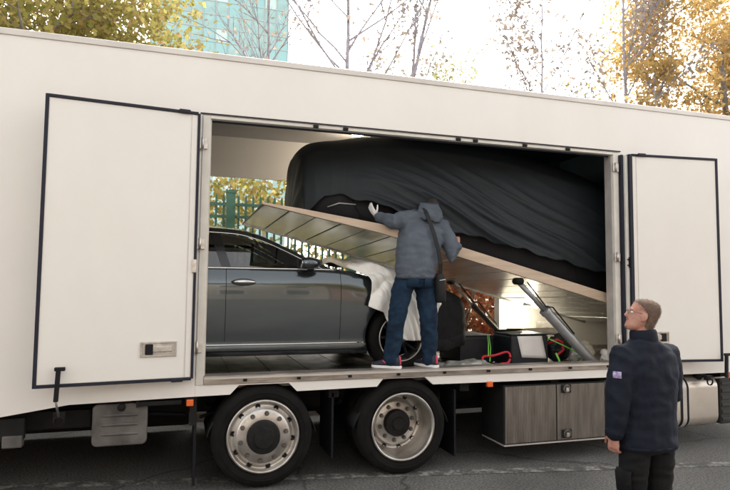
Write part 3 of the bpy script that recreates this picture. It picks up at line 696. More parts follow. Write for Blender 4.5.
for sg in (1,-1): rw.grid(lambda u, v: rtop(-2.25+.90*u, v*.9+.1, sg), [i/24 for i in range(25)], vv)
rw.build('rear_window','carglass', car, smooth=True)
for sg in (1,-1):
    us = [i/40 for i in range(41)]
    MB().grid(lambda u, v: gside(-2.2+3.0*u, zr(-2.2+3.0*u)-.045*(1-v), sg, .004), us, [0,.5,1]).build('roof_rail','carpaint',car,smooth=True)
    MB().tube([gside(-2.0+2.66*u, zr(-2.0+2.66*u)-.048, sg, .009) for u in us], .006, 6).build('window_trim','chrome',car,smooth=True)
    MB().tube([gside(-2.0+2.80*u, ZB_+.008, sg, .014) for u in us], .010, 6).build('belt_trim','chrome',car,smooth=True)
    # B pillar and quarter
    MB().prism([gside(-.375,ZB_,sg,.006),gside(-.29,ZB_,sg,.006),gside(-.40,zr(-.40)-.04,sg,.006),gside(-.50,zr(-.5)-.04,sg,.006)], (0,.012*sg,0)).build('pillar','blackgloss',car)
    MB().prism([gside(.50,ZB_+.012,sg,.006),gside(.70,ZB_+.012,sg,.006),gside(.50,zr(.50)-.048,sg,.006)], (0,.012*sg,0)).build('quarter_trim','blackgloss',car)
    for (xa, xb) in ((-.29,.52),(-1.6,-.38)):
        def gl(u, v, xa=xa, xb=xb):
            xx = xa+(xb-xa)*u; zt = zr(xx)-.045; z = ZB_+.01+(zt-ZB_-.01)*v; return gside(xx - (.11*v*(1-u) if xa<0 and xa>-1 else .11*v*u), z, sg)
        MB().grid(gl, [i/24 for i in range(25)], [i/6 for i in range(7)]).build('window','carglass',car,smooth=True)
    # mirror
    mx_, mz_ = .50, 1.135
    mi = MB().loft([(car_world(mx_-.10+.20*u, sg*(YB+.13), mz_), (0,.085*(math.sin(math.pi*min(max(u,.06),.94))**.5),0), (0,0,.062*(math.sin(math.pi*min(max(u*.75+.22,.06),.97))**.5))) for u in [i/10 for i in range(11)]], 16).build('mirror','carpaint',car,smooth=True)
    MB().bar(car_world(mx_+.02, sg*(YB-.01), ZB_+.0), car_world(mx_+.02, sg*(YB+.08), mz_-.035), .07, .03).build('mirror_foot','blackgloss',mi,bevel=.008)
    MB().loft([(car_world(mx_-.104, sg*(YB+.13), mz_), (0,.066,0),(0,0,.042)),(car_world(mx_-.098, sg*(YB+.13), mz_), (0,.07,0),(0,0,.046))],16).build('mirror_glass','chrome',mi,smooth=True)
# seats and dashboard
for yy in (.40,-.40):
    for xx in (-.35,-1.25):
        st_ = MB().loft([(car_world(xx,yy,.55),(.24,0,0),(0,.25,0)),(car_world(xx+.02,yy,.68),(.25,0,0),(0,.26,0))],16,.6)
        st_.loft([(car_world(xx-.22,yy,.66),(.08,0,0),(0,.24,0)),(car_world(xx-.34,yy,1.16),(.06,0,0),(0,.20,0))],16,.6)
        st_.loft([(car_world(xx-.345,yy,1.17),(.04,0,0),(0,.12,0)),(car_world(xx-.37,yy,1.34),(.035,0,0),(0,.11,0))],16,.6)
        st_.build('car_seat','seatfab',car,smooth=True)
MB().box(car_world(.40,.75,.90),car_world(.75,-.75,1.10)).build('dashboard','seatfab',car,bevel=.04)
swh = MB().lathe([(.165,-.012),(.19,-.012),(.19,.012),(.165,.012),(.165,-.012)], car_world(.30,.40,1.03),(-.9,0,.42),28,cap=False).build('steering_wheel','blackgloss',car,smooth=True)
# car wheels
def car_wheel(x, sg):
    c = car_world(x, sg*.955, WR); ax = (0,-sg,0); axv = Vector(ax)
    ty = MB().lathe([(.245,-.03),(.25,.0),(.29,.012),(.325,.004),(.345,-.025),(WR,-.05),(WR,-.19),(.335,-.225),(.25,-.235)], c, ax, 56, cap=False).build('wheel','tyre',car,smooth=True)
    MB().lathe([(.250,.0),(.256,.008),(.244,.012),(.236,.0),(.228,-.06),(.225,-.2)], c, ax, 56, cap=False).build('rim','rim',ty,smooth=True)
    MB().lathe([(.20,-.12),(.06,-.12)], c, ax, 32, cap=True).build('brake_disc','nut',ty)
    sp = MB()
    for k in range(5):
        for da in (-9, 9):
            a = R(90+k*72+da*.5); a2 = R(90+k*72+da*1.7); dv = Vector((math.cos(a),0,math.sin(a))); dv2 = Vector((math.cos(a2),0,math.sin(a2)))
            sp.bar(Vector(c)+dv*.04-axv*.02, Vector(c)+dv2*.238-axv*.004, .030, .022, ax)
    sp.lathe([(.065,-.03),(.065,-.005),(.05,.004),(.001,.006)], c, ax, 24)
    sp.build('spokes','chrome' if False else 'blackgloss',ty,auto=30)
    MB().lathe([(.03,.0065),(.028,.010),(.001,.011)], c, ax, 20).build('centre_cap','latch',ty,smooth=True)
for x in (AXF, AXR):
    for sg in (1,-1): car_wheel(x, sg)
# nose details
MB().prism([car_world(2.470,-.42,.40),car_world(2.470,.42,.40),car_world(2.475,.42,.58),car_world(2.475,-.42,.58)], (.02,0,0)).build('grille','blackgloss',car,bevel=.01)
for sg in (1,-1):
    MB().grid(lambda u, v: carS(2.08+.30*u, (9.2+2.2*v)/16, .006, sg), [i/10 for i in range(11)], [i/6 for i in range(7)]).build('headlight','chrome',car,smooth=True)
    MB().grid(lambda u, v: carS(-2.72+.30*u, (9.0+2.4*v)/16, .006, sg), [i/10 for i in range(11)], [i/6 for i in range(7)]).build('taillight','red',car,smooth=True)

# ---- white dust sheet over the bonnet
def fold(x, y, s): return noise.noise(Vector((x*s, y*s, 3.1)))
def sheet(u, v):
    # u along the car, v from the bonnet centre (0) down the near flank (1)
    xl = interp(v, [(0,.90),(.35,.92),(.48,1.02),(.60,1.14),(.75,1.13),(1,1.10)])
    xr = interp(v, [(0,2.05),(.5,2.0),(.8,1.93),(1,1.88)])
    x = xl + (xr-xl)*u + .03*math.sin(v*9+u*3)
    tend = interp(u, [(0,7.5/16),(.25,7.2/16),(.40,5.9/16),(.60,5.2/16),(.8,4.8/16),(1,5.2/16)])
    t = 1 + (tend-1)*v
    y, z = S(x, t)
    y2, z2 = S(x, min(t+.01,1)); y1, z1 = S(x, max(t-.01,0)); ty, tz = y2-y1, z2-z1; l = math.hypot(ty,tz) or 1
    crease = abs(noise.noise(Vector((x*5.5+v*2.4, v*2.5, .7)))) * .09 + abs(noise.noise(Vector((x*11-v*6, v*5, 5.2)))) * .04
    flank = min(1, max(0,(v-.40)/.25))
    rise = (1-flank)*(.10+.09*noise.noise(Vector((x*3,v*5,1.5))))*max(0, math.sin(math.pi*min(1,u*1.5)))**.7
    off = .016 + crease*(.55+.45*flank) + flank*.03 + rise
    return car_world(x, y + tz/l*off, z - ty/l*off)
sh = MB().grid(sheet, [i/80 for i in range(81)], [i/110 for i in range(111)]).build('dust_sheet','sheet',None,smooth=True,solid=.003)
tag(sh, 'crumpled white protective sheet draped over the bonnet of the grey sedan', 'sheet')
def shade_sheet(u, v):  # dark sheet added to stand in for shade on the sedan nose
    x = 1.86 + .62*u + (.03*math.sin(v*14) if u < .02 else 0); t = 1 - v*(1-2.4/16)
    cr_ = abs(noise.noise(Vector((x*6, v*4, 8.7))))*.03
    p = Vector(carS(min(x,2.478), t, .012+cr_+.02*v)); p.x += max(0,u-.9)*.25
    return tuple(p)
bk = MB().grid(shade_sheet, [i/50 for i in range(51)], [i/80 for i in range(81)])
bk.grid(lambda u, v: (lambda p: (p[0], 2*CYC-p[1], p[2]))(shade_sheet(u,v)), [i/50 for i in range(51)], [i/80 for i in range(81)])
tag(bk.build('shade_sheet','trousers',None,smooth=True,solid=.004), 'added dark sheet standing in for shade on the nose of the grey sedan', 'shade_sheet')
# soft beige wiper cloth at the scuttle
def scut(u, v):
    x = .66 + .55*u; y = .86 - 1.0*v
    t = 1
    z = interp(x, [(.6,1.17),(.8,1.12),(1.25,1.06)]) + .07 + .06*noise.noise(Vector((x*6, y*5, 2))) - .04*(1-min(1,u*3)) 
    return car_world(x, y, z - (.06 if v < .02 else 0))
tag(MB().grid(scut, [i/30 for i in range(31)], [i/40 for i in range(41)]).build('cloth','cream',None,smooth=True,solid=.004), 'rumpled beige cloth lying at the foot of the sedan windscreen', 'cloth')

# ================================================================== COVERED CAR on the tilted platform
ucar = thing('covered_car', (2.6, 1.28, dtop(2.6)), 'black car on the tilted platform, its lower flank showing below a dark cover', 'car')
def deck_pt(x, y, h):  # h measured vertically above the deck
    return (x, y, dtop(x) + h)
ub = MB(); rl = []
for x in np.linspace(.50, 4.75, 40):
    e = min(1, (x-.44)/.35)**.5 * min(1, (4.82-x)/.3)**.5
    w = .80*(.75+.25*e); top = .62*(.6+.4*e)
    rl.append([deck_pt(x, 1.29+a*w, h) for a, h in ((-.96,.03),(-1,.10),(-1,.42),(-.94,top),(-.5,top+.05),(0,top+.06),(.5,top+.05),(.94,top),(1,.42),(1,.10),(.96,.03))])
ub.rings(rl); ub.build('body','rubber',ucar,auto=35)
for x in (1.25, 4.05):
    for y, sg in ((.50,1),(2.08,-1)):
        w_ = MB().lathe([(.20,-.02),(.21,.005),(.28,.012),(.315,-.02),(.32,-.05),(.32,-.17),(.3,-.2),(.2,-.2)], deck_pt(x,y,.325), (0,-sg,0), 40, cap=False).build('wheel','tyre',ucar,smooth=True)
        MB().lathe([(.205,.0),(.19,.0),(.17,-.03),(.05,-.02),(.001,-.02)], deck_pt(x,y,.325), (0,-sg,0), 32, cap=False).build('rim','blackgloss',w_,smooth=True)
MB().limb([deck_pt(.70,.50,.12), deck_pt(.82,.487,.18), deck_pt(1.0,.482,.20)], [.006,.010,.007], 8).build('bumper_lip','steel',ucar,smooth=True)
MB().box(deck_pt(1.62,.478,.17), (1.635,.484,dtop(1.62)+.5)).build('door_gap','trim',ucar)
# the cover
HP = [(.46,.76),(.50,.83),(.58,.90),(.70,.95),(.9,1.01),(1.2,1.12),(1.6,1.24),(2.1,1.38),(2.7,1.52),(3.4,1.60),(4.1,1.62),(4.6,1.55),(4.85,1.40)]
HEM = [(.46,.03),(.54,.08),(.66,.22),(.85,.27),(1.2,.24),(1.6,.21),(1.9,.19),(2.2,.19),(3.0,.23),(4.0,.26),(4.85,.26)]
def ridge(v): return (1-min(1,abs(v)*2.6))**2
def cover(u, v):
    x = .46 + 4.39*u; H = smoothtab(x, HP); hem = interp(x, HEM) + .014*math.sin(x*11) + .010*math.sin(x*23+1)
    endc = min(1, max(0,(x-.44)/.75))**.6
    s_ = 2*v-1; a = abs(s_)
    yw = .87*(.78+.22*endc) if s_ < 0 else .87*(.42+.58*endc)
    if a > .46:
        q_ = (a-.46)/.54; h = H*.80*(1-q_) + hem*q_; y = yw*(.84+.16*math.sin(min(1,q_*1.25)*math.pi/2)) + .02*q_
    else:
        q_ = a/.46; h = H*(.80+.20*(1-q_**2.8)); y = yw*.84*q_
    y = math.copysign(y, s_)
    fl = min(1, max(0,(a-.42)/.25))
    hr_ = h/H
    # drapes: long soft creases that fan from the left shoulder, falling to the right and flattening low down
    wob = .5*noise.noise(Vector((x*.8,h*1.1,0)))
    ph = h*4.6 + x*.95 + wob
    soft = noise.noise(Vector((ph*.9, x*.35, 1.0)))
    r1 = ridge(noise.noise(Vector((ph*1.05, x*.36, 3.0))))
    r2_ = ridge(noise.noise(Vector((ph*2.2+.4, x*.5, 7.0))))
    lowf = interp(x,[(.4,.0),(1.0,.15),(1.6,.8),(2.4,1),(4.85,1)])*interp(hr_,[(0,1),(.40,1),(.62,.35),(.85,0)])
    dpl = fl*(lowf*(.045*soft+.050*r1+.016*r2_) + .012*noise.noise(Vector((x*1.3,h*1.6,4))))
    # upright tension folds near the nose
    nf = interp(x,[(.38,1),(.9,.6),(1.4,0)])*interp(hr_,[(.2,1),(.8,.1)])
    dpl += fl*nf*(.020*ridge(noise.noise(Vector((x*5.5,h*.8,9))))+.012*noise.noise(Vector((x*3,h*2,2))))
    yy = 1.29 + y + math.copysign(dpl, s_)
    top = .012*noise.noise(Vector((x*1.5,yy*1.5,6)))*(1-fl)
    return (x, yy, dtop(x) + h + top)
cv = MB().grid(cover, [(i/200)**1.25 for i in range(201)], [i/220 for i in range(221)])
# nose panel closing the end, bellied and creased
endcol = [cover(0, i/220) for i in range(221)]
def nosep(u, v):
    p = endcol[int(round(v*220))]; cz = dtop(.46)+.02
    k = math.cos(u*math.pi/2); bel = .05*math.sin(u*math.pi/2)+.02*noise.noise(Vector((p[1]*4,p[2]*4,u*2)))*math.sin(u*math.pi)
    return (p[0]-bel*min(1,max(.25,(p[2]-cz)/.3)), 1.29+(p[1]-1.29)*k, cz+(p[2]-cz)*k)
cv.grid(nosep, [i/10 for i in range(11)], [i/220 for i in range(221)])
cvo = cv.build('car_cover','cover',None,smooth=True,solid=.003)
tag(cvo, 'big dark blue grey fabric cover with sweeping folds draped over the upper car', 'car cover')

# ================================================================== CARGO on the floor
FZ = .958
c1 = thing('black_case', (3.15,.75,FZ), 'black case with a white paper sheet on its face', 'case')
MB().box((2.90,.50,FZ),(3.40,.92,1.305)).build('case_body','boxblack',c1,bevel=.02)
MB().box((2.90,.498,1.305),(3.40,.93,1.325)).build('case_lid','boxblack',c1,bevel=.008)
def pap(u,v): return (3.035+.33*u-.06*v, .492-.012*math.sin(u*3)*v, 1.055+.245*v-.02*u*(1-v))
pp = MB().grid(pap,[i/8 for i in range(9)],[i/6 for i in range(7)]).build('paper_sheet','paper',None,solid=.002,smooth=True)
tag(pp,'blank white paper sheet fixed to the black case','paper')
c2 = thing('black_case', (2.6,1.1,FZ), 'low long black case beside the red hose loop', 'case')
MB().box((2.42,.85,FZ),(2.885,1.45,1.27)).build('case_body','boxblack',c2,bevel=.02)
MB().box((2.42,.845,1.27),(2.885,1.455,1.285)).build('case_lid','boxblack',c2,bevel=.006)
loop = [(2.68+.17*math.cos(a)+.02*math.sin(2*a), .44+.07*math.sin(a), 1.045+.05*math.cos(a)*.6+.06*math.sin(a)+.02*math.sin(3*a)) for a in [R(i*15) for i in range(24)]]
tag(MB().limb(loop,[.014]*24,10).build('hose_loop','red',None,smooth=True),'thick red hose loop lying against the low black case','hose')
def strap(pts, m, name, lab, r=.007):
    tag(MB().limb(pts,[r]*len(pts),6).build(name,m,None,smooth=True), lab, 'strap')
strap([(2.56,.42,1.10),(2.66,.60,1.22),(2.76,.80,1.29),(2.80,.84,1.29),(2.70,.62,1.16),(2.60,.46,1.03)],'lime','ratchet_strap','lime green strap looped over the corner of the low black case')
strap([(3.40,.52,1.27),(3.55,.42,1.19),(3.72,.36,1.10),(3.80,.34,1.05),(3.70,.36,1.0),(3.56,.36,.99)],'lime','ratchet_strap','lime green strap sagging between the paper marked case and the cylinder foot')
strap([(3.42,.38,1.10),(3.44,.36,1.04),(3.46,.36,.98),(3.50,.37,.975)],'lime','ratchet_strap','short lime green strap end hanging by the paper marked case', .012)
def lump(name, c, a, b_, d_, m, lab, cat, seed=0, amp=.35, sc=9):
    c = Vector(c); mb = MB().ell(c,(a,0,0),(0,b_,0),(0,0,d_),40,26)
    for i, p in enumerate(mb.v):
        p = Vector(p); q_ = (p-c); k = 1 + amp*noise.noise(p*sc+Vector((seed,0,0))) + amp*.5*abs(noise.noise(p*sc*2.3+Vector((seed,3,0))))
        p = c + q_*k; p.z = max(p.z, FZ)
        mb.v[i] = tuple(p)
    return tag(mb.build(name,m,None,smooth=True),lab,cat)
lump('plastic_wrap',(2.30,.42,1.0),.26,.12,.055,'foil','crumpled grey plastic wrap lying along the truck sill','plastic wrap',1,.5,11)
lump('plastic_wrap',(2.02,.50,.99),.12,.10,.04,'foil','small grey plastic wrap scrap beside the front of the sedan','plastic wrap',4,.5,11)
lump('rag_bundle',(4.02,.66,1.08),.12,.13,.12,'cream','cream rag bundle piled behind the cylinder foot','rag',6,.45,7)
lump('rag_bundle',(4.16,.42,1.05),.10,.09,.09,'sheet','white crumpled rag tucked against the forward door jamb','rag',21,.5,10)
lump('rag_bundle',(3.78,.50,1.05),.08,.07,.09,'foil','small grey rag in front of the dark bundles','rag',25,.5,11)
lump('rag_bundle',(3.66,.72,1.09),.13,.12,.13,'boxblack','dark rag bundle between the black case and the cylinder','rag',9,.45,8)
lump('rag_bundle',(3.86,.95,1.12),.13,.12,.16,'stepgrey','charcoal rag bundle behind the cream rags','rag',12,.45,8)
tag(MB().limb([(3.42,1.05,1.30),(3.75,1.0,1.31),(3.95,.95,1.29)],[.045]*3,16).build('fabric_roll','cream',None,smooth=True),'pale rolled fabric lying on top of the dark bundles','fabric roll')
tag(MB().limb([(3.46,.60,1.20),(3.52,.50,1.25),(3.60,.52,1.22),(3.64,.55,1.12),(3.55,.52,1.08)],[.016]*5,8).build('strap_hook','red',None,smooth=True),'small red tie down hook beside the paper marked case','hook')
tag(MB().limb([(2.95,.95,1.33),(3.05,.8,1.345),(3.2,.78,1.35),(3.3,.9,1.345),(3.15,1.0,1.34)],[.012]*5,8).build('cable','rubber',None,smooth=True),'black cable coiled on the lid of the paper marked case','cable')

# ================================================================== PEOPLE
def hand(mb, wrist, direction, palm_n, side, size=1.0, curl=0.5, spread=.12):
    """palm with four fingers and a thumb; direction = wrist to knuckles, palm_n = out of the palm."""
    d_ = Vector(direction).normalized(); n_ = Vector(palm_n); n_ = (n_ - d_*n_.dot(d_)).normalized(); s_ = d_.cross(n_)*side
    w = Vector(wrist); k = size
    mb.loft([(w, s_*.026*k, n_*.020*k),(w+d_*.03*k, s_*.034*k, n_*.019*k),(w+d_*.07*k, s_*.042*k, n_*.017*k),(w+d_*.095*k, s_*.040*k, n_*.014*k)],14)
    for i, ln_ in enumerate((.070,.080,.074,.058)):
        off = (1.5-i)*.021*k
        b0 = w+d_*.085*k+s_*off; dr = (d_+s_*(1.5-i)*spread).normalized(); pts=[b0]; rr=[.0098*k]
        ang = 0
        for j, f in enumerate((.42,.32,.26)):
            ang += curl*(.55+.25*j)
            pts.append(pts[-1]+(dr*math.cos(ang)+n_*math.sin(ang))*ln_*f*k); rr.append((.0094-.001*j)*k)
        mb.limb(pts, rr, 8)
    b0 = w+d_*.025*k+s_*.030*k
    mb.limb([b0, b0+(d_*.5+s_*.75+n_*.25).normalized()*.036*k, b0+(d_*.5+s_*.75+n_*.25).normalized()*.036*k+(d_*.8+s_*.3+n_*.5).normalized()*.03*k, b0+(d_*.5+s_*.75+n_*.25).normalized()*.036*k+(d_*.8+s_*.3+n_*.5).normalized()*.054*k],[.014*k,.0115*k,.0105*k,.009*k],8)
def head(mb, c, fwd, upv, k=1.0):
    f = Vector(fwd).normalized(); u = Vector(upv); u = (u-f*u.dot(f)).normalized(); s_ = f.cross(u); c = Vector(c)
    # skull and jaw sections, from chin to crown, c is the head centre
    secs = [(-.118,.062,.026,.030),(-.105,.050,.044,.048),(-.085,.040,.055,.064),(-.055,.022,.062,.078),(-.02,.008,.067,.090),(.02,.0,.072,.097),(.055,-.004,.075,.099),(.085,-.008,.070,.092),(.108,-.012,.055,.075),(.122,-.014,.032,.045),(.127,-.015,.010,.015)]
    mb.loft([(c+u*z*k+f*y*k, s_*a*k, f*b_*k) for z,y,a,b_ in secs],24)
    # nose, brow, lips, ears
    mb.loft([(c+u*.022*k+f*.096*k, s_*.010*k, f*.010*k),(c+u*.0*k+f*.106*k, s_*.012*k, f*.014*k),(c-u*.022*k+f*.112*k, s_*.017*k, f*.018*k),(c-u*.032*k+f*.104*k, s_*.014*k, f*.014*k)],10)
    mb.ell(c+u*.033*k+f*.088*k, s_*.050*k, f*.014*k, u*.010*k,12,6)
    mb.ell(c-u*.055*k+f*.092*k, s_*.024*k, f*.012*k, u*.008*k,10,6)
    mb.ell(c-u*.068*k+f*.090*k, s_*.021*k, f*.012*k, u*.008*k,10,6)
    mb.ell(c-u*.097*k+f*.088*k, s_*.022*k, f*.018*k, u*.016*k,10,6)
    for sg in (1,-1):
        e = c+s_*sg*.080*k+f*.002*k-u*.004*k
        mb.ell(e, f*.020*k, s_*sg*.010*k+f*-.010*k, u*.034*k,14,10); mb.ell(e+f*.004*k-u*.028*k, f*.011*k, s_*sg*.007*k, u*.012*k,10,6)
    return f, u, s_
def eyes(parent, c, fr, k=1.0):
    f, u, s_ = fr; c = Vector(c)
    for sg in (1,-1):
        MB().ell(c+u*.012*k+f*.083*k+s_*sg*.032*k, s_*.013*k, f*.011*k, u*.010*k,12,8).build('eye','white',parent,smooth=True)
def wrinkle(seed, amp, sc, stretch=(1,1,1)):
    def f(p, n_):
        q_ = Vector((p.x*stretch[0], p.y*stretch[1], p.z*stretch[2]))*sc + Vector((seed,seed,0))
        a = noise.noise(q_); b_ = noise.noise(q_*2.1+Vector((5,1,2)))
        return amp*((1-abs(a)*2.4)*.6 + b_*.5)
    return f

# ---- person on the truck
p1 = thing('person', (1.48,.12,1.042), 'person in grey hooded jacket and blue jeans leaning over the platform edge', 'person')
sk = MB()
HJ = [(1.455,.17,1.99),(1.665,.17,1.98)]; KN = [(1.34,.09,1.56),(1.685,.09,1.55)]; AN = [(1.285,.10,1.13),(1.705,.10,1.13)]
SHL = (1.475,.28,2.57); ELL = (1.285,.10,2.525); WRL = (1.185,.33,2.605)
SHR = (1.925,.28,2.50); ELR = (1.965,.06,2.165); WRR = (2.035,.13,2.325)
HC = (1.865,.43,2.695)
sk.loft([((1.56,.15,1.90),(.15,0,0),(0,.09,0)),((1.57,.16,2.1),(.15,0,0),(0,.09,0)),((1.64,.24,2.4),(.17,0,0),(0,.09,0)),((1.70,.30,2.56),(.17,0,0),(0,.08,0)),((1.75,.34,2.63),(.06,0,0),(0,.06,0))],16)
sk.limb([(1.74,.32,2.58),(1.80,.40,2.66)],[.06,.055],12)
for h, k_, a in zip(HJ, KN, AN): sk.limb([h,k_,a],[.08,.055,.04],12); sk.limb([a,(a[0]-.0,a[1]+.08,1.075)],[.035,.03],10)
sk.limb([SHL,ELL,WRL],[.05,.04,.028],12); sk.limb([SHR,ELR,WRR],[.05,.04,.028],12); sk.limb([(1.7,.3,2.55),SHL],[.07,.06],10); sk.limb([(1.72,.3,2.52),SHR],[.07,.06],10)
hand(sk, WRR, (.12,.55,.55), (.3,.8,-.6), 1, 1.05, .55)
hand(sk, WRL, (-.42,.25,.75), (.9,.35,.25), -1, .86, .2, .03)
fr1 = head(sk, HC, (.05,.88,-.42), (.05,.5,.85), 1.06)
sk.remesh('body','skin',p1,.0085,3)
# white glove on the left hand
gv = MB(); hand(gv, Vector(WRL), (-.42,.25,.75), (.9,.35,.25), -1, .95, .2, .03)
gv.remesh('glove','white',p1,.006,2)
f1,u1,s1 = fr1
hr = MB(); hc = Vector(HC)
hr.loft([(hc+u1*z-f1*.012+f1*y, s1*a, f1*b_) for z,y,a,b_ in ((-.07,-.055,.05,.045),(-.04,-.03,.073,.075),(.0,-.018,.083,.092),(.05,-.008,.088,.108),(.09,-.008,.082,.103),(.12,-.010,.064,.082),(.138,-.012,.036,.05))],20)
hr.remesh('hair','hair1',p1,.009,2,wrinkle(2,.006,40))
jk = MB()
jk.loft([((1.555,.125,1.965),(.212,0,.0),(0,.142,0)),((1.558,.13,2.05),(.216,0,-.02),(0,.146,0)),((1.585,.155,2.20),(.226,0,-.03),(0,.15,0)),((1.635,.20,2.38),(.240,0,-.05),(0,.155,.02)),((1.69,.255,2.52),(.245,0,-.05),(0,.14,.05)),((1.73,.30,2.60),(.205,0,-.05),(0,.11,.06)),((1.76,.335,2.655),(.13,0,-.03),(0,.08,.05))],24,.9)
jk.limb([(1.60,.29,2.575),SHL,ELL,(1.205,.285,2.59)],[.105,.100,.078,.052],14)
jk.limb([(1.80,.29,2.53),SHR,(1.955,.15,2.33),ELR,(2.02,.118,2.29)],[.11,.100,.084,.072,.052],14)
# hood bunched behind the neck
jk.loft([((1.745,.200,2.58),(.125,0,-.02),(0,.06,.03)),((1.765,.220,2.655),(.140,0,-.02),(0,.085,.04)),((1.790,.275,2.725),(.122,0,-.03),(0,.095,.05)),((1.81,.33,2.765),(.085,0,0),(0,.065,.03))],18)
jk.remesh('jacket','greyjacket',p1,.0105,4,wrinkle(3,.013,6.5,(1,1,1.9)))
MB().loft([((1.555,.125,1.945),(.207,0,0),(0,.138,0)),((1.555,.125,1.985),(.216,0,0),(0,.147,0))],28,.9).build('jacket_hem','greyjacket',p1,smooth=True)
jn = MB()
jn.loft([((1.56,.13,2.02),(.185,0,0),(0,.122,0)),((1.56,.14,1.93),(.198,0,0),(0,.135,0)),((1.555,.15,1.86),(.195,0,0),(0,.13,0))],20,.9)
for h, k_, a in zip(HJ, KN, AN):
    hx = Vector(h); kx = Vector(k_); axx = Vector(a)
    jn.limb([hx+Vector((0,-.02,-.06)), hx.lerp(kx,.45), kx, kx.lerp(axx,.45), axx+Vector((0,0,.05)), axx+Vector((0,0,-.0))],[.112,.106,.090,.084,.076,.080],16)
jn.remesh('jeans','jeans',p1,.0105,3,wrinkle(8,.013,8,(1.0,1.0,1.35)))
# back pockets
for sx in (1.475, 1.655):
    MB().grid(lambda u,v,sx=sx: (sx-.055+.11*u, .13-.132*math.sqrt(max(.05,1-((sx-.055+.11*u-1.56)/.2)**2))-.012, 1.86+.12*v), [i/6 for i in range(7)],[0,.5,1]).build('back_pocket','jeans',p1,smooth=True,solid=.004)
def shoe(ax_, toe, parent, z0):
    a = Vector((ax_[0],ax_[1],z0)); t = Vector((toe[0],toe[1],0)).normalized(); s_ = Vector((-t.y,t.x,0)); L_=.29
    up_ = MB().loft([(a+t*(-.085)+Vector((0,0,.06)), s_*.030, Vector((0,0,.035))),(a+t*(-.06)+Vector((0,0,.07)), s_*.038, Vector((0,0,.055))),(a+t*.0+Vector((0,0,.075)), s_*.042, Vector((0,0,.058))),(a+t*.06+Vector((0,0,.058)), s_*.045, Vector((0,0,.042))),(a+t*.13+Vector((0,0,.045)), s_*.047, Vector((0,0,.030))),(a+t*.18+Vector((0,0,.038)), s_*.040, Vector((0,0,.022))),(a+t*.205+Vector((0,0,.032)), s_*.022, Vector((0,0,.012)))],16)
    o = up_.build('shoe','shoe',parent,smooth=True)
    sp=[]
    for y,w in ((-.10,.022),(-.09,.034),(-.06,.041),(0,.042),(.07,.046),(.13,.050),(.18,.043),(.205,.028),(.215,.012)): sp.append((y,w))
    poly=[a+t*y+s_*w for y,w in sp]+[a+t*y-s_*w for y,w in reversed(sp)]
    MB().prism([tuple(p) for p in poly],(0,0,.028)).build('sole','white',o,bevel=.006)
    MB().limb([a+t*-.088+Vector((0,0,.05)), a+t*-.084+Vector((0,0,.115))],[.012,.010],8).build('heel_tab','pink',o,smooth=True)
    for sg in (1,-1): MB().limb([a+t*.0+s_*sg*.040+Vector((0,0,.05)), a+t*.06+s_*sg*.043+Vector((0,0,.062)), a+t*.09+s_*sg*.03+Vector((0,0,.075))],[.009,.010,.006],8).build('side_stripe','pink',o,smooth=True)
shoe((1.285,.085), (-.80,.62), p1, 1.0425); shoe((1.705,.085), (-.42,.92), p1, 1.0425)
# shoulder bag
bagr = thing('shoulder_bag', (1.80,.02,1.72), 'small black shoulder bag hanging at the hip of the person on the truck', 'bag')
MB().loft([((1.795,.045,1.70),(.035,0,0),(0,.05,0)),((1.795,.045,1.725),(.050,0,0),(0,.07,0)),((1.79,.045,1.85),(.052,0,0),(0,.075,0)),((1.785,.045,1.97),(.046,0,0),(0,.062,0)),((1.783,.045,2.0),(.030,0,0),(0,.045,0))],18,.65).build('bag_body','blackbag',bagr,smooth=True)
MB().limb([(1.765,-.02,1.93),(1.79,-.034,1.935),(1.82,-.022,1.94)],[.006]*3,6).build('zip','latch',bagr,smooth=True)
stp = [(1.785,.02,2.0),(1.775,-.012,2.10),(1.75,-.004,2.25),(1.725,.032,2.40),(1.70,.085,2.53),(1.685,.135,2.625),(1.68,.20,2.695),(1.68,.28,2.725)]
sm = MB(); rl=[]
for i,p in enumerate(stp):
    d_ = (Vector(stp[min(i+1,len(stp)-1)])-Vector(stp[max(i-1,0)])).normalized(); s_ = d_.cross(Vector((0,-1,.3))).normalized()*.021; n_ = d_.cross(s_).normalized()*.004
    p = Vector(p); rl.append([p-s_-n_,p+s_-n_,p+s_+n_,p-s_+n_])
sm.rings(rl).build('strap','blackbag',bagr)

# ---- person on the road
p2 = thing('person', (2.50,-2.0,0), 'person in navy work jacket and black trousers standing on the road looking up', 'person')
sk = MB(); BX, BY = 2.51, -2.0
SL = (2.322,-2.0,1.385); EL = (2.235,-2.03,1.09); WL = (2.225,-2.00,.83)
SR = (2.71,-1.98,1.375); ER = (2.795,-1.93,1.08); WR_ = (2.70,-1.78,.93)
sk.loft([((BX,BY,.80),(.15,0,0),(0,.10,0)),((BX,BY,1.0),(.14,0,0),(0,.09,0)),((BX,BY,1.3),(.17,0,0),(0,.10,0)),((BX,BY,1.42),(.15,0,0),(0,.08,0)),((BX-.005,BY,1.47),(.06,0,0),(0,.06,0))],16)
sk.limb([(BX-.01,BY+.01,1.42),(BX-.02,BY+.0,1.56)],[.064,.060],14)
for sx in (-.105,.105): sk.limb([(BX+sx,BY,.86),(BX+sx*1.1,BY+.02,.46),(BX+sx*1.15,BY-.01,.09)],[.085,.06,.04],12); sk.limb([(BX+sx*1.15,BY-.01,.07),(BX+sx*1.3,BY+.1,.05)],[.04,.03],8)
sk.limb([SL,EL,WL],[.05,.042,.030],12); sk.limb([SR,ER,WR_],[.05,.042,.030],12); sk.limb([(BX,BY,1.38),SL],[.06,.055],10); sk.limb([(BX,BY,1.38),SR],[.06,.055],10)
hand(sk, WL, (-.05,.12,-1), (.92,.35,0), -1, 1.08, .75, .04)
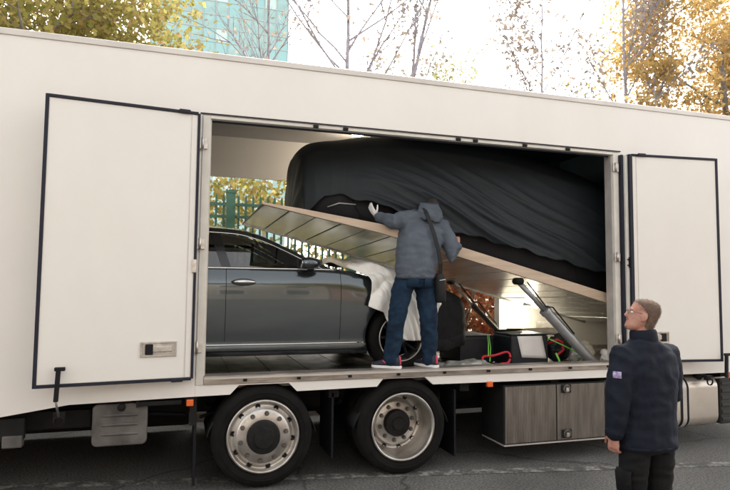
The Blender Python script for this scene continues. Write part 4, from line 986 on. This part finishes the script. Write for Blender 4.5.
hand(sk, WR_, (-.35,.6,-.5), (-.6,-.2,.3), 1, 1.05, .6)
H2 = (2.492,-2.0,1.662)
fr2 = head(sk, H2, (-.82,.50,.27), (.12,-.02,1), 1.0)
sk.remesh('body','skin',p2,.0072,3)
eyes(p2, H2, fr2)
f2,u2_,s2 = fr2; hc = Vector(H2)
# cropped hair: a cap hugging the back and sides, thinning at the front
hr = MB()
hr.loft([(hc+u2_*z+f2*y, s2*a, f2*b_) for z,y,a,b_ in ((-.085,-.046,.050,.036),(-.05,-.044,.062,.042),(-.02,-.044,.070,.048),(.015,-.040,.0755,.060),(.045,-.020,.0790,.086),(.07,-.013,.0775,.092),(.09,-.010,.071,.090),(.108,-.012,.058,.078),(.1235,-.014,.035,.048),(.1295,-.015,.010,.015))],24)
hr.remesh('hair','hair2',p2,.007,2,wrinkle(5,.0022,60))
sp = []; fc = []
rh = random.Random(3); hoff = world_loc(p2); hm = bpy.data.objects['hair.001' if 'hair.001' in bpy.data.objects else 'hair'].data
for v in hm.vertices:
    for _ in range(3):
        p = v.co + Vector((rh.gauss(0,.003),rh.gauss(0,.003),rh.gauss(0,.003))); n_ = (v.normal*.9 + Vector((rh.gauss(0,.3),rh.gauss(0,.3),rh.gauss(0,.3)-.35))).normalized(); q_ = n_.orthogonal().normalized()*.0011
        k = len(sp); sp += [p-q_, p+q_, p+n_*rh.uniform(.006,.012)]; fc.append((k,k+1,k+2))
hs = MB(); hs.v = [tuple(p+hoff) for p in sp]; hs.f = fc
ho = hs.build('hair_strands','hair2',p2); ho['kind'] = 'stuff'
# beard
MB().ell(hc-u2_*.100+f2*.083, s2*.028, f2*.020, u2_*.018,12,8).build('beard','hair2',p2,smooth=True)
MB().ell(hc-u2_*.046+f2*.093, s2*.027, f2*.010, u2_*.006,12,8).build('moustache','hair2',p2,smooth=True)
# glasses
gl = MB()
for sg in (1,-1):
    c = hc+u2_*.012+f2*.108+s2*sg*.033
    for i in range(20):
        a0,a1 = 2*math.pi*i/20, 2*math.pi*(i+1)/20
        gl.cyl(c+s2*.026*math.cos(a0)+u2_*.018*math.sin(a0), c+s2*.026*math.cos(a1)+u2_*.018*math.sin(a1), 0.0016, seg=6)
    gl.cyl(c+s2*sg*.026+u2_*.006, hc+s2*sg*.083+f2*-.012+u2_*.016, 0.0016, seg=6)
gl.cyl(hc+u2_*.014+f2*.109-s2*.009, hc+u2_*.014+f2*.109+s2*.009, 0.0016, seg=6)
gl.build('glasses','nut',p2)
jk = MB()
jk.loft([((BX,BY,.735),(.225,0,0),(0,.155,0)),((BX,BY,.85),(.222,0,0),(0,.152,0)),((BX,BY,1.0),(.212,0,0),(0,.148,0)),((BX,BY,1.15),(.232,0,0),(0,.155,0)),((BX,BY,1.28),(.248,0,0),(0,.153,0)),((BX,BY,1.38),(.235,0,0),(0,.132,0)),((BX-.005,BY,1.435),(.185,0,0),(0,.112,0)),((BX-.008,BY,1.475),(.140,0,0),(0,.098,0)),((BX-.010,BY,1.505),(.105,0,0),(0,.09,0))],24,.88)
jk.limb([(2.40,-2.0,1.37),SL,(2.27,-2.02,1.24),EL,(2.228,-2.02,.955),(2.222,-2.005,.85)],[.102,.102,.092,.080,.070,.062],16)
jk.limb([(2.62,-1.99,1.36),SR,(2.765,-1.955,1.24),ER,(2.72,-1.83,.975)],[.102,.102,.092,.082,.066],16)
jk.remesh('jacket','navy',p2,.0105,4,wrinkle(13,.014,6,(1.1,1.1,1.6)))
# stand-up collar
MB().lathe([(.092,-.03),(.098,.0),(.094,.055),(.086,.072),(.078,.055),(.080,-.03)], (BX-.012,BY,1.495), (-.04,.06,1), 32, cap=False).build('collar','navy',p2,smooth=True)
# hem band, yoke seam, vent
MB().loft([((BX,BY,.722),(.222,0,0),(0,.152,0)),((BX,BY,.75),(.231,0,0),(0,.160,0))],32,.88).build('jacket_hem','navy',p2,smooth=True)
# cuff and sleeve patch
MB().lathe([(.052,-.005),(.062,-.005),(.064,.03),(.055,.03)], (2.222,-2.004,.845), (0,0,1), 24, cap=False).build('cuff','navy',p2,smooth=True)
MB().grid(lambda u,v: (2.262+(-.0)*u-.099*math.cos(R(52-32*u))*1.06+.010, -2.018-.099*math.sin(R(52-32*u))*1.06, 1.238+.046*v), [i/6 for i in range(7)],[0,.5,1]).build('sleeve_patch','patch',p2,smooth=True,solid=.003)
tr = MB()
tr.loft([((BX,BY,.86),(.185,0,0),(0,.125,0)),((BX,BY,.76),(.19,0,0),(0,.13,0)),((BX,BY,.70),(.185,0,0),(0,.125,0))],20,.9)
for sx in (-.105,.105):
    tr.limb([(BX+sx,BY,.76),(BX+sx*1.08,BY+.01,.60),(BX+sx*1.1,BY+.02,.44),(BX+sx*1.13,BY,.25),(BX+sx*1.15,BY-.01,.06)],[.108,.100,.086,.082,.084],16)
tr.remesh('trousers','trousers',p2,.011,3,wrinkle(17,.010,8,(.7,.7,1.8)))
MB().loft([((BX-.215,BY+.0,.42),(.014,0,0),(0,.07,0)),((BX-.222,BY+.0,.55),(.018,0,0),(0,.075,0)),((BX-.212,BY+.0,.58),(.012,0,0),(0,.07,0))],14,.6).build('cargo_pocket','trousers',p2,smooth=True)
for sx in (-.12,.12):
    MB().loft([((BX+sx,BY-.08,.05),(.035,0,0),(0,.03,0.0)),((BX+sx,BY-.02,.09),(.045,0,0),(0,.07,.03))],12).build('ankle','trousers',p2,smooth=True)
    shoe((BX+sx,BY), (sx*.6,1), p2, .001)

# ================================================================== BACKDROP: fence, wall, hedges, trees, tower
low = thing('retaining_wall', (0,3.55,0), 'low grey concrete wall carrying the green fence', 'wall')
MB().box((-14,3.553,0),(18,3.85,.9)).build('wall_body','concrete',low)
for k in range(16):
    MB().box((-14+k*2+.004,3.52,.901),(-12+k*2-.004,3.88,.97)).build('coping','concrete',low,bevel=.01)
fence = thing('metal_fence', (0,3.70,.97), 'green painted metal bar fence on a low wall behind the truck', 'fence')
FT = 3.30
barmesh = MB().box((-.016,-.012,0),(.016,.012,FT-1.13)).prism([(-.016,-.012,FT-1.13),(.016,-.012,FT-1.13),(0,-.012,FT-1.07)],(0,.024,0)).build('bar','fence',None)
barmesh.parent = fence; barmesh.location = (-7.9,0,.06)
for k in range(1,136):
    o = barmesh.copy(); col.objects.link(o); o.location = (-7.9+k*.112, 0, .06)
pm = MB().box((-.065,-.065,0),(.065,.065,FT-1.0)).box((-.075,-.075,FT-.999),(.075,.075,FT-.96)).build('post','fence',None); pm.parent = fence; pm.location=(-7.876,-.0,0)
for k in range(1,8):
    o = pm.copy(); col.objects.link(o); o.location = (-7.876+k*1.952, -.0, 0)
for z in (.2,1.91,2.10):
    MB().box((-8,3.668,.97+z),(7.4,3.686,.97+z+.045)).build('rail','fence',fence)

LEAF = [(0,-.5,0),(.22,-.28,.05),(.46,-.02,.02),(.20,.10,.04),(.22,.42,.0),(0,.5,.03),(-.22,.42,.0),(-.20,.10,.04),(-.46,-.02,.02),(-.22,-.28,.05)]
def leaf_cloud(points, size, seed, lobed=True):
    rr = np.random.default_rng(seed); n_ = len(points); P_ = np.asarray(points)
    base = np.array(LEAF if lobed else [(0,-.5,0),(.3,-.05,.06),(0,.5,0),(-.3,-.05,.06)]); m_ = len(base)
    q_ = rr.normal(size=(n_,4)); q_ /= np.linalg.norm(q_,axis=1)[:,None]; w,x,y,z = q_.T
    Rm = np.stack([np.stack([1-2*(y*y+z*z),2*(x*y-z*w),2*(x*z+y*w)],1),np.stack([2*(x*y+z*w),1-2*(x*x+z*z),2*(y*z-x*w)],1),np.stack([2*(x*z-y*w),2*(y*z+x*w),1-2*(x*x+y*y)],1)],1)
    sc = size*rr.uniform(.45,1.45,n_)
    V = np.einsum('nij,mj->nmi',Rm,base)*sc[:,None,None]+P_[:,None,:]
    return V.reshape(-1,3), m_
def leaf_obj(name, points, size, seed, m, parent, lobed=True):
    V, m_ = leaf_cloud(points, size, seed, lobed); off = world_loc(parent); V = V - np.array(off)
    me = bpy.data.meshes.new(name); n_ = len(V)//m_
    me.vertices.add(len(V)); me.vertices.foreach_set('co', V.astype(np.float32).ravel())
    me.loops.add(len(V)); me.loops.foreach_set('vertex_index', np.arange(len(V),dtype=np.int32))
    me.polygons.add(n_); me.polygons.foreach_set('loop_start', np.arange(0,len(V),m_,dtype=np.int32))
    me.update(calc_edges=True); me.validate()
    me.materials.append(m)
    o = bpy.data.objects.new(name, me); col.objects.link(o); o.parent = parent; o['kind'] = 'stuff'
    return o
def tree(name, base, height, trunk_r, label, leafm, nleaf, leaf_size, seed, bark='bark', spread=.55, first=.35, levels=4, lean=(0,0), cat='tree', jit=.35, upbias=.25, nb=(3,4)):
    r_ = random.Random(seed); t = thing(name, base, label, cat)
    mb = MB(); tips = []
    def grow(p, d_, L_, rad, lev):
        pts=[p]; rads=[rad]; k = 4
        for i in range(k):
            d_ = (d_+Vector((r_.uniform(-1,1),r_.uniform(-1,1),r_.uniform(-.5,1)))*.13+Vector((0,0,upbias*.15))).normalized()
            pts.append(pts[-1]+d_*L_/k); rads.append(rad*(1-.5*(i+1)/k))
        mb.limb(pts, rads, 7 if lev < 2 else 5, False)
        if lev >= 2: tips.extend([pts[j].lerp(pts[j+1], r_.random()) for j in range(1,k)]); tips.append(pts[-1])
        if lev < levels:
            for c in range(r_.randint(*nb)):
                j = r_.randint(1 if lev else 2, k); ax_ = d_.orthogonal().normalized(); ax_.rotate(Matrix.Rotation(r_.uniform(0,6.28),3,d_))
                nd = (d_*(1-spread)+ax_*spread+Vector((0,0,upbias*.4))).normalized()
                grow(pts[j], nd, L_*r_.uniform(.5,.75), rads[j]*.62, lev+1)
    b = Vector(base)
    H1 = height*first
    mb.limb([b, b+Vector((lean[0]*.5,lean[1]*.5,H1*.5)), b+Vector((lean[0],lean[1],H1))],[trunk_r*1.25,trunk_r,trunk_r*.9],12,False)
    top = b+Vector((lean[0],lean[1],H1*.93))
    n0 = r_.randint(4,5)
    for c in range(n0):
        a = 6.28*c/n0+r_.uniform(-.4,.4); f_ = .25 if c == 0 else .62
        nd = Vector((math.cos(a)*f_,math.sin(a)*f_,1)).normalized()
        grow(top, nd, height*(1-first)*r_.uniform(.5,.65), trunk_r*.62, 1)
    mb.build('trunk', bark, t, smooth=True)
    pts = []
    for i in range(nleaf):
        p = tips[r_.randrange(len(tips))]; pts.append((p.x+r_.gauss(0,jit), p.y+r_.gauss(0,jit), p.z+r_.gauss(0,jit*.8)))
    leaf_obj('crown', pts, leaf_size, seed, leafm, t)
    return t
LY = leafmat('leaves_yellow_green', [(.20,.20,.06),(.30,.27,.08),(.42,.35,.12),(.26,.24,.09),(.34,.22,.10)])
LO = leafmat('leaves_orange', [(.44,.29,.11),(.52,.36,.14),(.58,.43,.20),(.42,.26,.10),(.30,.26,.12)], .5)
LB = leafmat('leaves_brown_grey', [(.20,.18,.17),(.28,.23,.19),(.34,.26,.20),(.24,.23,.18)], .4)
LR = leafmat('leaves_red', [(.40,.10,.05),(.46,.16,.08),(.50,.28,.14),(.30,.07,.05),(.42,.32,.16)])
LH = leafmat('leaves_hedge_yellow', [(.26,.24,.07),(.40,.33,.10),(.20,.21,.07),(.46,.38,.15),(.28,.19,.08)], .5)
LG = leafmat('leaves_dull_green', [(.26,.27,.15),(.32,.32,.18),(.38,.35,.20)])
def leader_tree(name, base, height, trunk_r, label, leafm, nleaf, leaf_size, seed, z0=.45, lat=12, lat_len=2.2, jit=.2, lean=(0,0), wig=.10, bark='barkg', rise=1.3, clump=.0):
    """slim tree with one straight leader and rising side branches"""
    r_ = random.Random(seed); t = thing(name, base, label, 'tree'); b = Vector(base); mb = MB(); tips = []
    def path(p, d_, L_, k, w):
        q_ = [p]
        for i in range(k):
            d_ = (d_+Vector((r_.uniform(-1,1),r_.uniform(-1,1),r_.uniform(-.6,.9)))*w).normalized(); q_.append(q_[-1]+d_*L_/k)
        return q_
    N = 14; tr_ = [b+Vector((lean[0]*(i/N)**1.5+r_.uniform(-.04,.04), lean[1]*(i/N)**1.5, height*i/N)) for i in range(N+1)]
    mb.limb(tr_, [trunk_r*(1-.86*i/N)+.008 for i in range(N+1)], 9, False)
    for j in range(lat):
        f = z0+(1-z0)*.96*(j+r_.random()*.6)/lat; i = min(N-1,int(f*N)); p = tr_[i].lerp(tr_[i+1], f*N-i)
        a = r_.uniform(0,6.28); d_ = Vector((math.cos(a),math.sin(a),rise*r_.uniform(.7,1.2))).normalized(); L_ = lat_len*(1.15-.75*(f-z0)/(1-z0))*r_.uniform(.7,1.15)
        r0 = trunk_r*(1-.8*f)*.55; q_ = path(p, d_, L_, 7, wig); mb.limb(q_, [r0*(1-.8*m_/7)+.004 for m_ in range(8)], 6, False)
        for m_ in range(2,8):
            for _ in range(2):
                d2 = ((q_[m_]-q_[m_-1]).normalized()+Vector((r_.uniform(-1,1),r_.uniform(-1,1),r_.uniform(-.2,.9)))*.75).normalized()
                w_ = path(q_[m_], d2, L_*r_.uniform(.18,.42), 4, .2); mb.limb(w_, [.014,.012,.010,.008,.006], 4, False); tips += w_[1:]
                if r_.random() < .6:
                    d3 = (d2+Vector((r_.uniform(-1,1),r_.uniform(-1,1),r_.uniform(-.3,.8)))*.8).normalized(); w3 = path(w_[2], d3, L_*.18, 3, .2); mb.limb(w3,[.010,.008,.007,.005],4,False); tips += w3[1:]
    mb.build('trunk', bark, t, smooth=True)
    pts = []; tips = [p for p in tips if noise.noise(p*.9+Vector((seed,0,0))) > clump] or tips
    for i in range(nleaf):
        p = tips[r_.randrange(len(tips))]; pts.append((p.x+r_.gauss(0,jit), p.y+r_.gauss(0,jit), p.z+r_.gauss(0,jit)))
    leaf_obj('crown', pts, leaf_size, seed, leafm, t)
tree('plane_tree', (-4.4,9.5,0), 10.2, .20, 'plane tree with dense yellow green leaves beside the glass tower', LY, 26000, .13, 11, spread=.6, first=.42, jit=.38)
leader_tree('bare_tree', (3.25,9.0,0), 13.5, .085, 'nearly bare tree with one straight pale trunk and long rising side branches', LB, 900, .12, 23, z0=.34, lat=26, lat_len=4.6, rise=1.05, wig=.16)
leader_tree('bare_tree', (4.3,9.6,0), 13.0, .09, 'leaning bare tree with a pale forked trunk', LB, 600, .12, 29, z0=.46, lat=14, lat_len=3.8, lean=(2.3,0), rise=1.6)
leader_tree('bare_tree', (1.75,13.5,0), 14.0, .09, 'thin bare tree with brown leaf scraps standing before the glass tower', LB, 380, .12, 31, z0=.4, lat=13, lat_len=3.0)
leader_tree('sparse_tree', (11.5,12.5,0), 12.6, .09, 'short slim tree with a loose cloud of grey brown leaves', LB, 1500, .14, 45, z0=.5, lat=18, lat_len=3.6, jit=.25, clump=-.15)
leader_tree('sparse_tree', (14.25,11.5,0), 15.0, .10, 'slim straight tree with dark leaf clusters beside the orange tree', LB, 1300, .14, 52, z0=.42, lat=16, lat_len=3.2, jit=.2, clump=-.05)
tree('plane_tree', (21.0,12.0,0), 15.0, .24, 'large autumn tree with thick orange yellow leaves', LO, 42000, .13, 61, spread=.6, first=.34, jit=.42)
tree('small_tree', (8.6,14.0,0), 11.2, .09, 'small dull green tree top peeping over the truck roof', LG, 2600, .12, 77, spread=.55, first=.5, jit=.25, levels=3)
leader_tree('shrub_tree', (14.6,10.5,0), 9.3, .07, 'low shrub with rust coloured leaves at the foot of the slim trees', LO, 1300, .13, 83, z0=.5, lat=12, lat_len=1.5, jit=.2)
# hedges
def hedge(name, x0, x1, y0, y1, z0, z1, n_, size, m, label, seed, hole=.0):
    r_ = random.Random(seed); t = thing(name, ((x0+x1)/2,(y0+y1)/2,z0), label, 'hedge'); pts = []
    while len(pts) < n_:
        p = Vector((r_.uniform(x0,x1), r_.uniform(y0,y1), r_.uniform(z0,z1)))
        if noise.noise(p*1.7+Vector((seed,0,0))) + .25*noise.noise(p*5) < hole: continue
        if p.z > z1-.7 and noise.noise(Vector((p.x*1.3,seed,0)))*.6+.35 < (p.z-(z1-.7)): continue
        pts.append(p)
    leaf_obj('foliage', pts, size, seed, m, t)
    for k in range(int((x1-x0)*1.6)):
        st_ = MB(); x = r_.uniform(x0,x1); y = r_.uniform(y0,y1); p0 = Vector((x,y,z0)); q_=[p0]
        for i in range(5): q_.append(q_[-1]+Vector((r_.uniform(-.2,.2),r_.uniform(-.1,.1),(z1-z0)*.17)))
        st_.limb(q_,[.03,.026,.022,.016,.012,.008],6,False)
        st_.build('stem','bark',t,smooth=True)
    return t
hedge('hedge', -7,4.5, 4.1,5.5, .02,4.6, 30000, .10, LH, 'tall loose yellow leaved hedge behind the green fence', 3, -.25)
hedge('hedge', 2.9,7.5, 3.08,3.50, .13,2.4, 9000, .10, LR, 'orange red leaved hedge in front of the fence', 5, -.6)
# glass tower
tw = thing('glass_tower', (4.5,92,0), 'tall teal glass office tower with a grid of square panes', 'building')
TX0, TW_, TZ, nc, nr = -6.5, 2.0, 2.3, 11, 27
MB().box((TX0,92.3,0),(TX0+nc*TW_,104,nr*TZ+1)).build('core','towerd',tw)
pm_ = {}
for key in ('tower','towerw','towerd'):
    o = MB().box((.09,0,.09),(TW_-.09,.12,TZ-.09)).build('pane',key,None); pm_[key]=o.data; bpy.data.objects.remove(o)
r_ = random.Random(4); off = world_loc(tw)
for i in range(nc):
    for j in range(nr):
        key = r_.choices(['tower','towerw','towerd'],[.62,.16,.22])[0]
        o = bpy.data.objects.new('pane', pm_[key]); col.objects.link(o); o.parent = tw; o.location = (TX0+i*TW_-off.x, 92.10-off.y, j*TZ)
for i in range(nc+1): MB().box((TX0+i*TW_-.06,92.0,0),(TX0+i*TW_+.06,92.26,nr*TZ)).build('mullion','mull',tw)
for j in range(nr+1): MB().box((TX0,92.04,j*TZ-.06),(TX0+nc*TW_,92.24,j*TZ+.06)).build('transom','mull',tw)

# ================================================================== houses across the street (behind the viewpoint, seen in reflections)
def house(x0, x1, y, h, brickc, label, rows, cols):
    t = thing('terraced_house', ((x0+x1)/2, y, 0), label, 'building')
    MB().box((x0, y-6, 0), (x1, y, h)).build('wall', brickc, t)
    MB().prism([(x0-.2,y+.25,h+.001),(x0-.2,y-6.2,h+.001),(x0-.2,y-3,h+2.2)], (x1-x0+.4,0,0)).build('roof', 'dark', t)
    for i in range(cols):
        for j in range(rows):
            cx_ = x0+(x1-x0)*(i+.5)/cols; z = 1.0+j*3.0
            w_ = MB().box((cx_-.55,y+.001,z),(cx_+.55,y+.05,z+1.6)).build('window','white',t)
            MB().box((cx_-.47,y+.051,z+.08),(cx_+.47,y+.056,z+1.52)).build('pane','blackgloss',w_)
            MB().box((cx_-.65,y+.001,z-.1),(cx_+.65,y+.12,z-.002)).build('sill','concrete',w_)
tree('street_tree', (-5.5,-12.5,0), 8.5, .16, 'yellow leaved street tree across the road before the red brick house', LY, 3500, .2, 91, spread=.6, first=.4, jit=.4, levels=3)
tree('street_tree', (5.2,-12.5,0), 8.0, .16, 'yellow leaved street tree across the road before the brown brick house', LY, 3500, .2, 97, spread=.6, first=.4, jit=.4, levels=3)
house(-22,-8,-17,6.2,'brick','red brick terraced house across the street, behind the viewpoint, left of the pale one',2,5)
house(-7.9,5,-17,6.8,mat('render_pale',(.42,.36,.30),.85,var=.2,vscale=1.5),'pale rendered terraced house across the street, behind the viewpoint',2,5)
house(5.1,20,-17,6.2,mat('brick_brown',(.24,.14,.10),.85,var=.3,vscale=2),'brown brick terraced house across the street, behind the viewpoint, right of the pale one',2,5)
